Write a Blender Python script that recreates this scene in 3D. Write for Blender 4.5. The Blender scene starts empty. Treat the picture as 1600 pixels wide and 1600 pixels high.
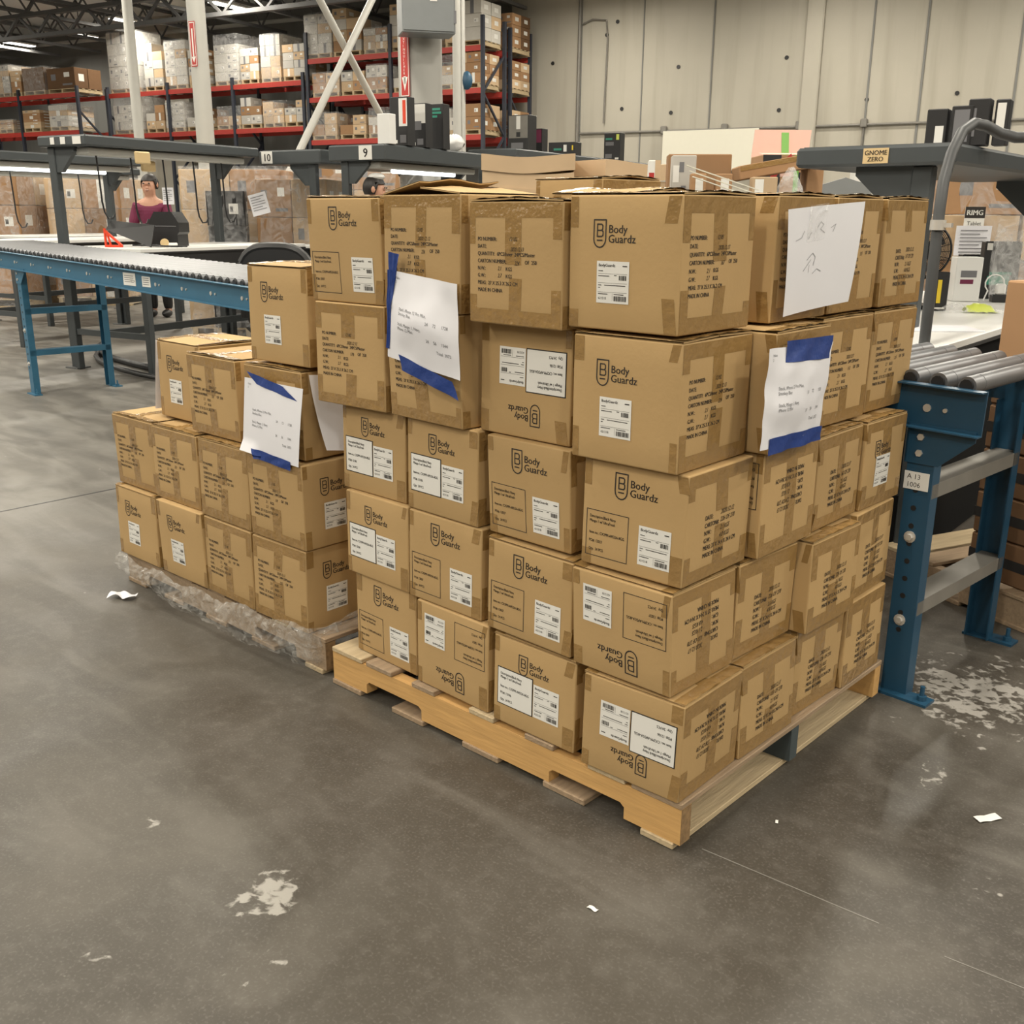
import bpy, math, random
from mathutils import Vector, Matrix, noise
R = random.Random(7)
sc = bpy.context.scene
COL = sc.collection
rad = math.radians

# ------------------------------------------------------------------ camera
def camera():
    f, cx, cy, cz, yaw, pit, rol = 1584.13, 1.0334, -1.6666, 1.3440, -0.74561, 0.28643, 0.005707
    c, s, cp, sp = math.cos(yaw), math.sin(yaw), math.cos(pit), math.sin(pit)
    fw = Vector((s*cp, c*cp, -sp)); rt = Vector((c, -s, 0)); up = rt.cross(fw)
    r2 = math.cos(rol)*rt + math.sin(rol)*up; u2 = -math.sin(rol)*rt + math.cos(rol)*up
    cam = bpy.data.cameras.new('camera'); o = bpy.data.objects.new('camera', cam); COL.objects.link(o)
    cam.sensor_width = 36; cam.sensor_fit = 'HORIZONTAL'; cam.lens = f/1600*36; cam.clip_start = .05; cam.clip_end = 200
    m = Matrix((r2, u2, -fw)).transposed().to_4x4(); m.translation = (cx, cy, cz)
    o.matrix_world = m; sc.camera = o
camera()
sc.view_settings.view_transform = 'Standard'; sc.view_settings.look = 'None'
sc.view_settings.gamma = 1; sc.view_settings.use_curve_mapping = False
sc.view_settings.exposure = 0.0

# building axes: the hall stands turned 13.5 degrees to the pallets
TH = rad(13.5)
UX, UY = math.cos(TH), math.sin(TH)
def bw(u, v, z=0): return Vector((u*UX - v*UY, u*UY + v*UX, z))

# ------------------------------------------------------------------ materials
def mat(name, col, rough=.6, metal=0, var=.12, scale=12, bump=0, bscale=60, emit=0, coat=0, objvar=0, spec=.5, stretch=(1, 1, 1)):
    m = bpy.data.materials.new(name); m.use_nodes = True
    nt = m.node_tree; N, L = nt.nodes, nt.links
    b = N['Principled BSDF']
    b.inputs['Roughness'].default_value = rough; b.inputs['Metallic'].default_value = metal
    b.inputs['Specular IOR Level'].default_value = spec
    if coat: b.inputs['Coat Weight'].default_value = coat; b.inputs['Coat Roughness'].default_value = .15
    tc = N.new('ShaderNodeTexCoord'); mp = N.new('ShaderNodeMapping'); mp.inputs['Scale'].default_value = stretch
    L.new(tc.outputs['Object'], mp.inputs['Vector'])
    nz = N.new('ShaderNodeTexNoise'); nz.inputs['Scale'].default_value = scale; nz.inputs['Detail'].default_value = 5
    L.new(mp.outputs['Vector'], nz.inputs['Vector'])
    mx = N.new('ShaderNodeMix'); mx.data_type = 'RGBA'
    mx.inputs['A'].default_value = tuple(c*(1-var) for c in col)+(1,)
    mx.inputs['B'].default_value = tuple(min(1, c*(1+var)) for c in col)+(1,)
    L.new(nz.outputs['Fac'], mx.inputs['Factor'])
    out = mx.outputs['Result']
    if objvar:
        oi = N.new('ShaderNodeObjectInfo'); hs = N.new('ShaderNodeHueSaturation'); mr = N.new('ShaderNodeMapRange')
        mr.inputs['To Min'].default_value = 1-objvar; mr.inputs['To Max'].default_value = 1+objvar
        L.new(oi.outputs['Random'], mr.inputs['Value']); L.new(mr.outputs['Result'], hs.inputs['Value'])
        L.new(out, hs.inputs['Color']); out = hs.outputs['Color']
    L.new(out, b.inputs['Base Color'])
    if bump:
        n2 = N.new('ShaderNodeTexNoise'); n2.inputs['Scale'].default_value = bscale; n2.inputs['Detail'].default_value = 3
        L.new(mp.outputs['Vector'], n2.inputs['Vector'])
        bp = N.new('ShaderNodeBump'); bp.inputs['Strength'].default_value = bump; bp.inputs['Distance'].default_value = .01
        L.new(n2.outputs['Fac'], bp.inputs['Height']); L.new(bp.outputs['Normal'], b.inputs['Normal'])
    if emit:
        b.inputs['Emission Color'].default_value = tuple(col)+(1,); b.inputs['Emission Strength'].default_value = emit
    return m

def film_mat(name, alpha=.25, tint=(.9, .9, .9), bump=.8, scale=30, gloss=.12):
    m = bpy.data.materials.new(name); m.use_nodes = True
    nt = m.node_tree; N, L = nt.nodes, nt.links; N.remove(N['Principled BSDF'])
    o = N['Material Output']; t = N.new('ShaderNodeBsdfTransparent'); g = N.new('ShaderNodeBsdfPrincipled')
    g.inputs['Base Color'].default_value = tint+(1,); g.inputs['Roughness'].default_value = gloss
    mix = N.new('ShaderNodeMixShader')
    nz = N.new('ShaderNodeTexNoise'); nz.inputs['Scale'].default_value = scale; nz.inputs['Detail'].default_value = 4
    nz.inputs['Distortion'].default_value = 1.5
    tc = N.new('ShaderNodeTexCoord'); L.new(tc.outputs['Object'], nz.inputs['Vector'])
    bp = N.new('ShaderNodeBump'); bp.inputs['Strength'].default_value = bump; bp.inputs['Distance'].default_value = .02
    L.new(nz.outputs['Fac'], bp.inputs['Height']); L.new(bp.outputs['Normal'], g.inputs['Normal'])
    mr = N.new('ShaderNodeMapRange'); mr.inputs['From Min'].default_value = .35; mr.inputs['From Max'].default_value = .75
    mr.inputs['To Min'].default_value = alpha*.4; mr.inputs['To Max'].default_value = min(1, alpha*2.2)
    L.new(nz.outputs['Fac'], mr.inputs['Value']); L.new(mr.outputs['Result'], mix.inputs['Fac'])
    L.new(t.outputs[0], mix.inputs[1]); L.new(g.outputs[0], mix.inputs[2]); L.new(mix.outputs[0], o.inputs['Surface'])
    return m

M = {}
M['card'] = mat('kraft_cardboard', (.435, .29, .133), .75, var=.07, scale=5, bump=.05, bscale=90, objvar=.06, spec=.25)
M['card2'] = mat('brown_cardboard', (.34, .2, .105), .8, var=.1, scale=6, objvar=.15, spec=.2)
M['card_pale'] = mat('pale_cardboard', (.52, .38, .24), .8, var=.1, scale=6, objvar=.15, spec=.2)
M['card_white'] = mat('white_cardboard', (.5, .48, .44), .7, var=.08, scale=6, objvar=.12, spec=.2)
M['card_dark'] = mat('dark_cardboard', (.15, .085, .045), .8, var=.15, scale=6, objvar=.12, spec=.2)
M['tape'] = mat('brown_packing_tape', (.285, .172, .062), .2, var=.1, scale=30, bump=.45, bscale=42, spec=.5)
M['ink'] = mat('black_print', (.02, .016, .014), .7, var=0)
M['label'] = mat('white_label_paper', (.72, .71, .67), .5, var=.03)
M['paper'] = mat('white_paper', (.74, .74, .78), .6, var=.02, bump=.1, bscale=8)
M['pencil'] = mat('pencil_grey', (.3, .3, .32), .7, var=0)
M['greyprint'] = mat('grey_print', (.16, .16, .17), .7, var=0)
M['bluetape'] = mat('blue_masking_tape', (.006, .035, .2), .55, var=.12, scale=20, bump=.3, bscale=40)
M['pine'] = mat('fresh_pine', (.56, .33, .12), .65, var=.28, scale=5, stretch=(1.2, 14, 14), bump=.12, bscale=9)
M['oldwood'] = mat('weathered_shaded_board', (.3, .215, .135), .8, var=.4, scale=5, stretch=(14, 1.2, 14), bump=.25, bscale=10)  # weathered deck wood; its dark tone also gives skirted stringers their shade
M['palewood'] = mat('pale_board', (.46, .36, .22), .8, var=.3, scale=5, stretch=(14, 1.2, 14), bump=.25, bscale=10)
M['paintwood'] = mat('blue_grey_painted_wood', (.05, .065, .07), .7, var=.3, scale=9)
M['endgrain'] = mat('end_grain', (.24, .15, .07), .85, var=.7, scale=60)
M['blue'] = mat('blue_enamel', (.014, .062, .115), .42, var=.18, scale=7)
M['blue2'] = mat('light_blue_enamel', (.03, .125, .21), .42, var=.18, scale=7)
M['zinc'] = mat('zinc_roller', (.2, .205, .215), .42, metal=.65, var=.12, scale=9)
M['steel'] = mat('bright_steel', (.62, .6, .56), .35, metal=.5, var=.1)
M['galv'] = mat('dusty_grey_steel', (.2, .19, .17), .55, metal=.2, var=.2)
M['black'] = mat('black_plastic', (.014, .014, .015), .45, var=.1)
M['matte'] = mat('shaded_black_panel', (.008, .008, .008), .9, var=.1, spec=.1)  # black panel colour deepened with painted-in shade
M['conduit'] = mat('conduit_grey', (.055, .058, .06), .5, var=.08)
M['station'] = mat('dark_grey_powder_coat', (.048, .056, .06), .45, var=.1, scale=9)
M['station2'] = mat('mid_grey_powder_coat', (.11, .115, .115), .5, var=.1)
M['lamina'] = mat('white_laminate', (.72, .72, .7), .35, var=.03)
M['white'] = mat('white_enamel', (.75, .75, .73), .4, var=.03)
M['column'] = mat('light_grey_paint', (.42, .415, .385), .45, var=.06, scale=6)
M['cabinet'] = mat('cabinet_grey', (.2, .215, .22), .45, var=.05)
M['red'] = mat('rack_red', (.4, .04, .03), .5, var=.15)
M['rack'] = mat('rack_dark_blue', (.03, .035, .05), .5, var=.15)
M['signred'] = mat('sign_red', (.42, .03, .025), .4, var=.03)
M['orange'] = mat('orange_red_plastic', (.7, .06, .02), .4, var=.05)
M['yellow'] = mat('yellow_plastic', (.75, .55, .03), .4, var=.05)
M['lime'] = mat('lime_plastic', (.6, .68, .12), .4, var=.08)
M['green'] = mat('green_tape', (.16, .38, .08), .4, var=.03)
M['teal'] = mat('teal_print', (.03, .25, .17), .5, var=.02)
M['pink'] = mat('pink_card', (.62, .4, .33), .7, var=.04)
M['skin'] = mat('skin', (.5, .27, .18), .5, var=.04)
M['hair'] = mat('dark_hair', (.012, .009, .008), .5, var=.2)
M['maroon'] = mat('maroon_cloth', (.16, .02, .06), .8, var=.15)
M['tan'] = mat('tan_sign', (.62, .46, .24), .6, var=.04)
M['glow'] = mat('lamp_diffuser', (1, .97, .9), .4, var=0, emit=6)
M['tube'] = mat('fluorescent_tube', (.95, 1, 1), .4, var=0, emit=5)
M['board'] = mat('cream_panel', (.68, .66, .56), .5, var=.02)
M['film'] = film_mat('stretch_film', .24, tint=(.5, .49, .46), bump=.7, scale=20, gloss=.08)
M['film2'] = film_mat('loose_stretch_film', .16, scale=9)
M['bagfilm'] = film_mat('clear_bag', .22, scale=14)
M['aqua'] = mat('aqua_print_card', (.3, .45, .48), .5, var=.6, scale=16)
M['joist'] = mat('joist_grey', (.09, .09, .09), .6, var=.1)

def concrete_wall(name, base, dark):
    m = mat(name, base, .8, var=.2, scale=.35, spec=.2)
    nt = m.node_tree; N, L = nt.nodes, nt.links; b = N['Principled BSDF']
    src = b.inputs['Base Color'].links[0].from_socket
    tc = N.new('ShaderNodeTexCoord'); mp = N.new('ShaderNodeMapping'); mp.inputs['Scale'].default_value = (2.2, 2.2, .16)
    n = N.new('ShaderNodeTexNoise'); n.inputs['Scale'].default_value = 1.2; n.inputs['Detail'].default_value = 6
    L.new(tc.outputs['Object'], mp.inputs['Vector']); L.new(mp.outputs['Vector'], n.inputs['Vector'])
    mr = N.new('ShaderNodeMapRange'); mr.inputs['From Min'].default_value = .5; mr.inputs['From Max'].default_value = .8
    L.new(n.outputs['Fac'], mr.inputs['Value'])
    mx = N.new('ShaderNodeMix'); mx.data_type = 'RGBA'; mx.inputs['B'].default_value = dark+(1,)
    mu = N.new('ShaderNodeMath'); mu.operation = 'MULTIPLY'; mu.inputs[1].default_value = .55
    L.new(mr.outputs['Result'], mu.inputs[0]); L.new(mu.outputs[0], mx.inputs['Factor'])
    L.new(src, mx.inputs['A']); L.new(mx.outputs['Result'], b.inputs['Base Color'])
    return m
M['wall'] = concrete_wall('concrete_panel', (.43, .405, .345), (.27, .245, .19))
M['walld'] = concrete_wall('shade_and_seam_concrete', (.2, .2, .19), (.13, .13, .12))  # darker copy of the wall concrete with shade painted in; serves seams too
M['roundcol'] = concrete_wall('column_concrete', (.4, .395, .37), (.28, .28, .26))

def floor_mat():
    m = bpy.data.materials.new('worn_concrete_floor'); m.use_nodes = True
    nt = m.node_tree; N, L = nt.nodes, nt.links; b = N['Principled BSDF']
    geo = N.new('ShaderNodeNewGeometry')
    def nz(scale, det=6, dist=0, st=None):
        n = N.new('ShaderNodeTexNoise'); n.inputs['Scale'].default_value = scale; n.inputs['Detail'].default_value = det
        n.inputs['Distortion'].default_value = dist
        if st:
            mp = N.new('ShaderNodeMapping'); mp.inputs['Scale'].default_value = st
            mp.inputs['Rotation'].default_value = (0, 0, .5)
            L.new(geo.outputs['Position'], mp.inputs['Vector']); L.new(mp.outputs['Vector'], n.inputs['Vector'])
        else: L.new(geo.outputs['Position'], n.inputs['Vector'])
        return n.outputs['Fac']
    def rng(x, a, c, lo=0, hi=1):
        r = N.new('ShaderNodeMapRange'); r.interpolation_type = 'SMOOTHSTEP'
        for k, v in zip(('From Min', 'From Max', 'To Min', 'To Max'), (a, c, lo, hi)): r.inputs[k].default_value = v
        L.new(x, r.inputs['Value']); return r.outputs['Result']
    def mth(op, x, y):
        q = N.new('ShaderNodeMath'); q.operation = op
        for i, t in enumerate((x, y)):
            if isinstance(t, (int, float)): q.inputs[i].default_value = t
            else: L.new(t, q.inputs[i])
        return q.outputs[0]
    def mix(f, a, c):
        x = N.new('ShaderNodeMix'); x.data_type = 'RGBA'; L.new(f, x.inputs['Factor'])
        for k, t in (('A', a), ('B', c)):
            if isinstance(t, tuple): x.inputs[k].default_value = t+(1,)
            else: L.new(t, x.inputs[k])
        return x.outputs['Result']
    big, mid, fine = nz(.55, 4, .6), nz(3.2, 8, .5), nz(26, 6)
    swirl = nz(1.3, 7, 1.2, (1, 3.5, 1))
    base = mix(rng(big, .3, .7), (.042, .036, .028), (.08, .072, .06))
    base = mix(mth('MULTIPLY', rng(mid, .4, .75), .5), base, (.125, .114, .097))
    base = mix(mth('MULTIPLY', rng(swirl, .5, .72), .4), base, (.15, .139, .121))
    base = mix(mth('MULTIPLY', rng(fine, .45, .85), .3), base, (.16, .148, .13))
    base = mix(mth('MULTIPLY', rng(nz(150, 3), .5, .75), .35), base, (.17, .158, .14))
    # paler towards the left: traffic wear, plus light and reflections put into the colour
    sep = N.new('ShaderNodeSeparateXYZ'); L.new(geo.outputs['Position'], sep.inputs[0])
    worn_lit = rng(mth('ADD', mth('MULTIPLY', sep.outputs['X'], -1.0), mth('MULTIPLY', big, 1.6)), 2.2, 6.5)
    base = mix(mth('MULTIPLY', worn_lit, .62), base, mix(rng(swirl, .35, .65), (.15, .142, .127), (.27, .258, .232)))
    # scraped pale patches with shapes of their own
    sc_n, sc_f = nz(9, 8, 1.2), nz(38, 5, .6)
    tot = None
    for (x, y, r, k) in ((.22, 1.25, .62, .9), (.7, 1.1, .5, .9), (.27, .72, .2, .6), (.5, .35, .22, .45), (-.53, -.69, .17, .8),
                         (-.3, -.85, .2, .6), (-.95, -.75, .1, .5), (-.62, -1.05, .12, .7), (.62, .75, .3, .6), (-3.3, -.35, .4, .35), (-5, .3, .6, .4),
                         (.05, -.75, .16, .35), (-1.5, -.75, .16, .3)):
        d = N.new('ShaderNodeVectorMath'); d.operation = 'DISTANCE'; L.new(geo.outputs['Position'], d.inputs[0]); d.inputs[1].default_value = (x, y, 0)
        f = rng(d.outputs['Value'], 0, r, k, 0)
        tot = f if tot is None else mth('MAXIMUM', tot, f)
    th = mth('SUBTRACT', mth('ADD', mth('MULTIPLY', sc_n, .6), mth('MULTIPLY', sc_f, .55)), mth('SUBTRACT', .82, mth('MULTIPLY', tot, .36)))
    base = mix(mth('MULTIPLY', mth('MULTIPLY', rng(th, 0, .09), rng(tot, .02, .2)), .72), base, (.4, .385, .35))
    # crumbs of debris
    v = N.new('ShaderNodeTexVoronoi'); v.inputs['Scale'].default_value = 3.4; L.new(geo.outputs['Position'], v.inputs['Vector'])
    base = mix(rng(v.outputs['Distance'], .018, .03, .55, 0), base, (.5, .48, .44))
    L.new(base, b.inputs['Base Color'])
    rr = rng(mid, .3, .8, .4, .6); L.new(rr, b.inputs['Roughness'])
    b.inputs['Specular IOR Level'].default_value = .36
    bp = N.new('ShaderNodeBump'); bp.inputs['Strength'].default_value = .12; bp.inputs['Distance'].default_value = .004
    L.new(fine, bp.inputs['Height']); L.new(bp.outputs['Normal'], b.inputs['Normal'])
    return m
M['floor'] = floor_mat()

# ------------------------------------------------------------------ mesh builder
class MB:
    def __init__(s): s.v, s.f, s.m = [], [], []
    def add(s, verts, faces, mi=0):
        n = len(s.v); s.v += [tuple(p) for p in verts]; s.f += [tuple(i+n for i in f) for f in faces]; s.m += [mi]*len(faces); return s
    def box(s, c, d, mi=0, rz=0, b=0, mx=None):
        x, y, z = d[0]/2, d[1]/2, d[2]/2
        b = min(b, x*.9, y*.9, z*.9)
        if b:
            P = []; idx = {}
            for sx in (-1, 1):
                for sy in (-1, 1):
                    for sz in (-1, 1):
                        for ax in range(3):
                            p = [sx*(x-b), sy*(y-b), sz*(z-b)]; p[ax] = (sx*x, sy*y, sz*z)[ax]
                            idx[(sx, sy, sz, ax)] = len(P); P.append(Vector(p))
            F = []
            for ax in range(3):
                o = [a for a in range(3) if a != ax]
                for sg in (-1, 1):
                    q = []
                    for (a, c2) in ((-1, -1), (1, -1), (1, 1), (-1, 1)):
                        k = [0, 0, 0]; k[ax] = sg; k[o[0]] = a; k[o[1]] = c2; q.append(idx[(k[0], k[1], k[2], ax)])
                    F.append(q)
                for a in (-1, 1):
                    for c2 in (-1, 1):
                        q = []
                        for t, axx in ((-1, o[0]), (1, o[0]), (1, o[1]), (-1, o[1])):
                            k = [0, 0, 0]; k[ax] = t; k[o[0]] = a; k[o[1]] = c2; q.append(idx[(k[0], k[1], k[2], axx)])
                        F.append(q)
            for sx in (-1, 1):
                for sy in (-1, 1):
                    for sz in (-1, 1): F.append([idx[(sx, sy, sz, a)] for a in range(3)])
            F2 = []
            for q in F:
                n = (P[q[1]]-P[q[0]]).cross(P[q[2]]-P[q[0]]); cc = sum((P[i] for i in q), Vector())/len(q)
                F2.append(q if n.dot(cc) > 0 else q[::-1])
            F = F2
        else:
            P = [Vector((a*x, c2*y, e*z)) for a in (-1, 1) for c2 in (-1, 1) for e in (-1, 1)]
            F = [(0, 1, 3, 2), (4, 6, 7, 5), (0, 4, 5, 1), (2, 3, 7, 6), (0, 2, 6, 4), (1, 5, 7, 3)]
        if mx is None: mx = Matrix.Rotation(rz, 3, 'Z')
        s.add([mx @ p + Vector(c) for p in P], F, mi); return s
    def frame(s, p0, p1, up=(0, 0, 1)):
        d = (Vector(p1)-Vector(p0)); L = d.length; d.normalize(); u = Vector(up)
        if abs(d.dot(u)) > .98: u = Vector((1, 0, 0))
        a = d.cross(u).normalized(); b = a.cross(d).normalized()
        return d, a, b, L
    def bar(s, p0, p1, w, h, mi=0, up=(0, 0, 1), b=0):
        d, a, bb, L = s.frame(p0, p1, up)
        return s.box((Vector(p0)+Vector(p1))/2, (w, L, h), mi, b=b, mx=Matrix((a, d, bb)).transposed())
    def tube(s, path, r, n=10, mi=0, cap=True):
        P = [Vector(p) for p in path]; V = []; F = []
        a = None
        for i, p in enumerate(P):
            t = (P[min(i+1, len(P)-1)]-P[max(i-1, 0)]).normalized()
            if a is None:
                u = Vector((0, 0, 1)) if abs(t.z) < .95 else Vector((1, 0, 0)); a = t.cross(u).normalized()
            else: a = (a-t*a.dot(t)).normalized()
            bb = t.cross(a); ri = r[i] if isinstance(r, (list, tuple)) else r
            V += [p+(a*math.cos(k*2*math.pi/n)+bb*math.sin(k*2*math.pi/n))*ri for k in range(n)]
        for i in range(len(P)-1):
            for k in range(n): F.append((i*n+k, (i+1)*n+k, (i+1)*n+(k+1) % n, i*n+(k+1) % n)[::-1])
        if cap: F += [tuple(range(n)), tuple(range((len(P)-1)*n, len(P)*n))[::-1]]
        return s.add(V, F, mi)
    def cyl(s, p0, p1, r, n=14, mi=0): return s.tube([p0, p1], r, n, mi)
    def grid(s, fn, nu, nv, mi=0):
        V = [fn(i/nu, j/nv) for j in range(nv+1) for i in range(nu+1)]
        F = [(j*(nu+1)+i, j*(nu+1)+i+1, (j+1)*(nu+1)+i+1, (j+1)*(nu+1)+i) for j in range(nv) for i in range(nu)]
        return s.add(V, F, mi)
    def prism(s, poly, fn, w, mi=0):   # poly of 2-D points; fn(a,b,t) -> 3-D, t in 0..w
        n = len(poly); V = [fn(a, b, 0) for a, b in poly]+[fn(a, b, w) for a, b in poly]
        F = [tuple(range(n))[::-1], tuple(range(n, 2*n))]+[(i, (i+1) % n, n+(i+1) % n, n+i) for i in range(n)]
        return s.add(V, F, mi)
    def ell(s, c, r, n=12, k=8, mi=0):
        V = []; F = []
        for j in range(k+1):
            t = math.pi*j/k
            for i in range(n):
                p = 2*math.pi*i/n; V.append((c[0]+r[0]*math.sin(t)*math.cos(p), c[1]+r[1]*math.sin(t)*math.sin(p), c[2]-r[2]*math.cos(t)))
        for j in range(k):
            for i in range(n): F.append((j*n+i, j*n+(i+1) % n, (j+1)*n+(i+1) % n, (j+1)*n+i))
        return s.add(V, F, mi)
    def mesh(s, name, mats, smooth=False, df=None):
        me = bpy.data.meshes.new(name)
        me.from_pydata([df(p) for p in s.v] if df else s.v, [], s.f)
        for m in (mats if isinstance(mats, (list, tuple)) else [mats]): me.materials.append(M[m])
        if any(s.m): me.polygons.foreach_set('material_index', s.m)
        if smooth: me.polygons.foreach_set('use_smooth', [True]*len(s.f)); me.set_sharp_from_angle(angle=rad(40))
        me.update(); return me

def tag(o, label=None, cat=None, group=None, kind=None):
    for k, v in (('label', label), ('category', cat), ('group', group), ('kind', kind)):
        if v: o[k] = v
    return o
def put(name, me, parent=None, loc=None, rz=0, scale=None):
    o = bpy.data.objects.new(name, me); COL.objects.link(o)
    if parent: o.parent = parent
    if loc is not None: o.location = loc
    if rz: o.rotation_euler = (0, 0, rz)
    if scale: o.scale = scale
    return o
def part(name, mb, mats, parent, smooth=False, df=None, label=None):
    o = put(name, mb.mesh(name, mats, smooth, df), parent)
    if label: o['label'] = label
    return o
def thing(name, label, cat, loc=(0, 0, 0), rz=0, group=None):
    return tag(put(name, None, None, loc, rz), label, cat, group)
def single(name, mb, mats, label, cat, loc=(0, 0, 0), rz=0, group=None, smooth=False):
    return tag(put(name, mb.mesh(name, mats, smooth), None, loc, rz), label, cat, group)
def struct(name, mb, mats, loc=(0, 0, 0), rz=0):
    return tag(put(name, mb.mesh(name, mats), None, loc, rz), kind='structure')

# text as filled outlines (2-D triangles, 1 unit = font size)
_tx = {}
def text2d(s):
    if s not in _tx:
        cu = bpy.data.curves.new('t', 'FONT'); cu.body = s; cu.resolution_u = 2
        ob = bpy.data.objects.new('t', cu); COL.objects.link(ob)
        me = bpy.data.meshes.new_from_object(ob.evaluated_get(bpy.context.evaluated_depsgraph_get()))
        _tx[s] = ([tuple(v.co[:2]) for v in me.vertices], [tuple(p.vertices) for p in me.polygons])
        bpy.data.objects.remove(ob); bpy.data.curves.remove(cu); bpy.data.meshes.remove(me)
    return _tx[s]
def write(mb, s, fn, u, v, size, mi=1, sx=1, shear=0, bold=0):
    V, F = text2d(s)
    for o in ((0,) if not bold else (-bold, bold)):
        mb.add([fn(u+o*size+(a*sx+b*shear)*size, v+b*size) for a, b in V], F, mi)
def twidth(s): V, _ = text2d(s); return max(a for a, b in V) if V else 0
def rect(mb, fn, u0, v0, u1, v1, mi=0, nu=1, nv=1):
    mb.grid(lambda a, b: fn(u0+(u1-u0)*a, v0+(v1-v0)*b), nu, nv, mi)
def outline(mb, fn, u0, v0, u1, v1, t, mi=1):
    rect(mb, fn, u0, v0, u1, v0+t, mi); rect(mb, fn, u0, v1-t, u1, v1, mi)
    rect(mb, fn, u0, v0, u0+t, v1, mi); rect(mb, fn, u1-t, v0, u1, v1, mi)
def stroke(mb, fn, pts, t, mi=1):
    for (a, b), (c, d) in zip(pts, pts[1:]):
        dx, dy = c-a, d-b; l = math.hypot(dx, dy) or 1; nx, ny = -dy/l*t/2, dx/l*t/2
        ex, ey = dx/l*t*.3, dy/l*t*.3
        mb.add([fn(a-nx-ex, b-ny-ey), fn(c-nx+ex, d-ny+ey), fn(c+nx+ex, d+ny+ey), fn(a+nx-ex, b+ny-ey)], [(0, 1, 2, 3)], mi)

# ------------------------------------------------------------------ setting
mb = MB(); mb.box((-18, 8, -.05), (70, 62, .1)); struct('floor', mb, 'floor', rz=TH)
WV = 25.0; CZ = 7.5
mb = MB()
mb.box((-6, WV+.15, CZ/2), (17, .3, CZ))
struct('wall_back', mb, 'wall', rz=TH)
mb = MB(); mb.box((-34, WV+.4, CZ/2), (39, .3, CZ)); struct('wall_rear', mb, 'walld', rz=TH)  # deeper rear wall, its shadow put into the darker concrete
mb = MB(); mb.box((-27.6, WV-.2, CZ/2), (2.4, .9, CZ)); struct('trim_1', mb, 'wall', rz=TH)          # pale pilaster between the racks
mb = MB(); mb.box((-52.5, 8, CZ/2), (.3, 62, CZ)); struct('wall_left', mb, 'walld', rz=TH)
mb = MB(); mb.box((2.65, 8, CZ/2), (.3, 62, CZ)); o = struct('wall_right', mb, 'wall', rz=TH); o.location = bw(14, 0)
mb = MB(); mb.box((-18, -22.8, CZ/2), (70, .3, CZ)); struct('wall_front', mb, 'wall', rz=TH)
mb = MB(); mb.box((-18, 8, CZ+.1), (70, 62, .2)); struct('ceiling', mb, 'white', rz=TH)
# panel seams, tie holes and the pilaster strip on the concrete wall
mb = MB()
for u, w in ((-12.36, .07), (-10.55, .03), (-8.65, .035), (-4.75, .045), (-3.55, .05), (-1.55, .05)):
    mb.box((u, WV-.008, 3.6), (w, .03, 7.2))
struct('trim_2', mb, 'walld', rz=TH)
mb = MB(); mb.box((-6.1, WV-.07, CZ/2), (.42, .16, CZ), b=.03); struct('trim_3', mb, 'wall', rz=TH)
mb = MB()
for u, z in ((-11.6, 5.9), (-9.55, 5.0), (-9.7, 3.9), (-11.1, 4.05), (-6.75, 5.05), (-6.85, 3.85), (-4.75, 4.0), (-2.75, 4.05), (-13.2, 5.3), (-11.3, 6.2), (-2.4, 6.3)):
    mb.cyl((u, WV+.01, z), (u, WV-.02, z), .05, 10)
struct('trim_4', mb, 'black', rz=TH)
def wall_conduit():
    t = thing('wall_conduit', 'thin grey conduit running level along the bare concrete wall', 'conduit', rz=TH)
    mb = MB(); mb.tube([(-12.3, WV-.06, 3.46), (-8, WV-.06, 3.44), (-.5, WV-.06, 3.43)], .03, 8); part('pipe', mb, 'galv', t)
    for u in (-9.85, -8.2, -6.3, -4.75, -3.0):
        mb = MB(); mb.box((u, WV-.07, 3.47), (.16, .12, .2), b=.02); part('junction_box', mb, 'galv', t)
    mb = MB(); mb.tube([(-4.75, WV-.05, 3.44), (-4.78, WV-.05, 2)], .025, 8); part('drop_pipe', mb, 'galv', t)
    t = thing('wall_conduit', 'vertical grey conduit beside the rack, looping to a hanging drop cord on the concrete wall', 'conduit', rz=TH)
    mb = MB(); mb.tube([(-12.36, WV-.07, 7.3), (-12.4, WV-.07, 2)], .05, 8); part('pipe', mb, 'galv', t)
    mb = MB(); mb.tube([(-12.3, WV-.07, 6.2), (-12.0, WV-.07, 6.3), (-11.6, WV-.07, 6.25), (-11.55, WV-.07, 5.8), (-11.6, WV-.07, 3.7)], .022, 6); part('drop_cord', mb, 'galv', t)
wall_conduit()

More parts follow.
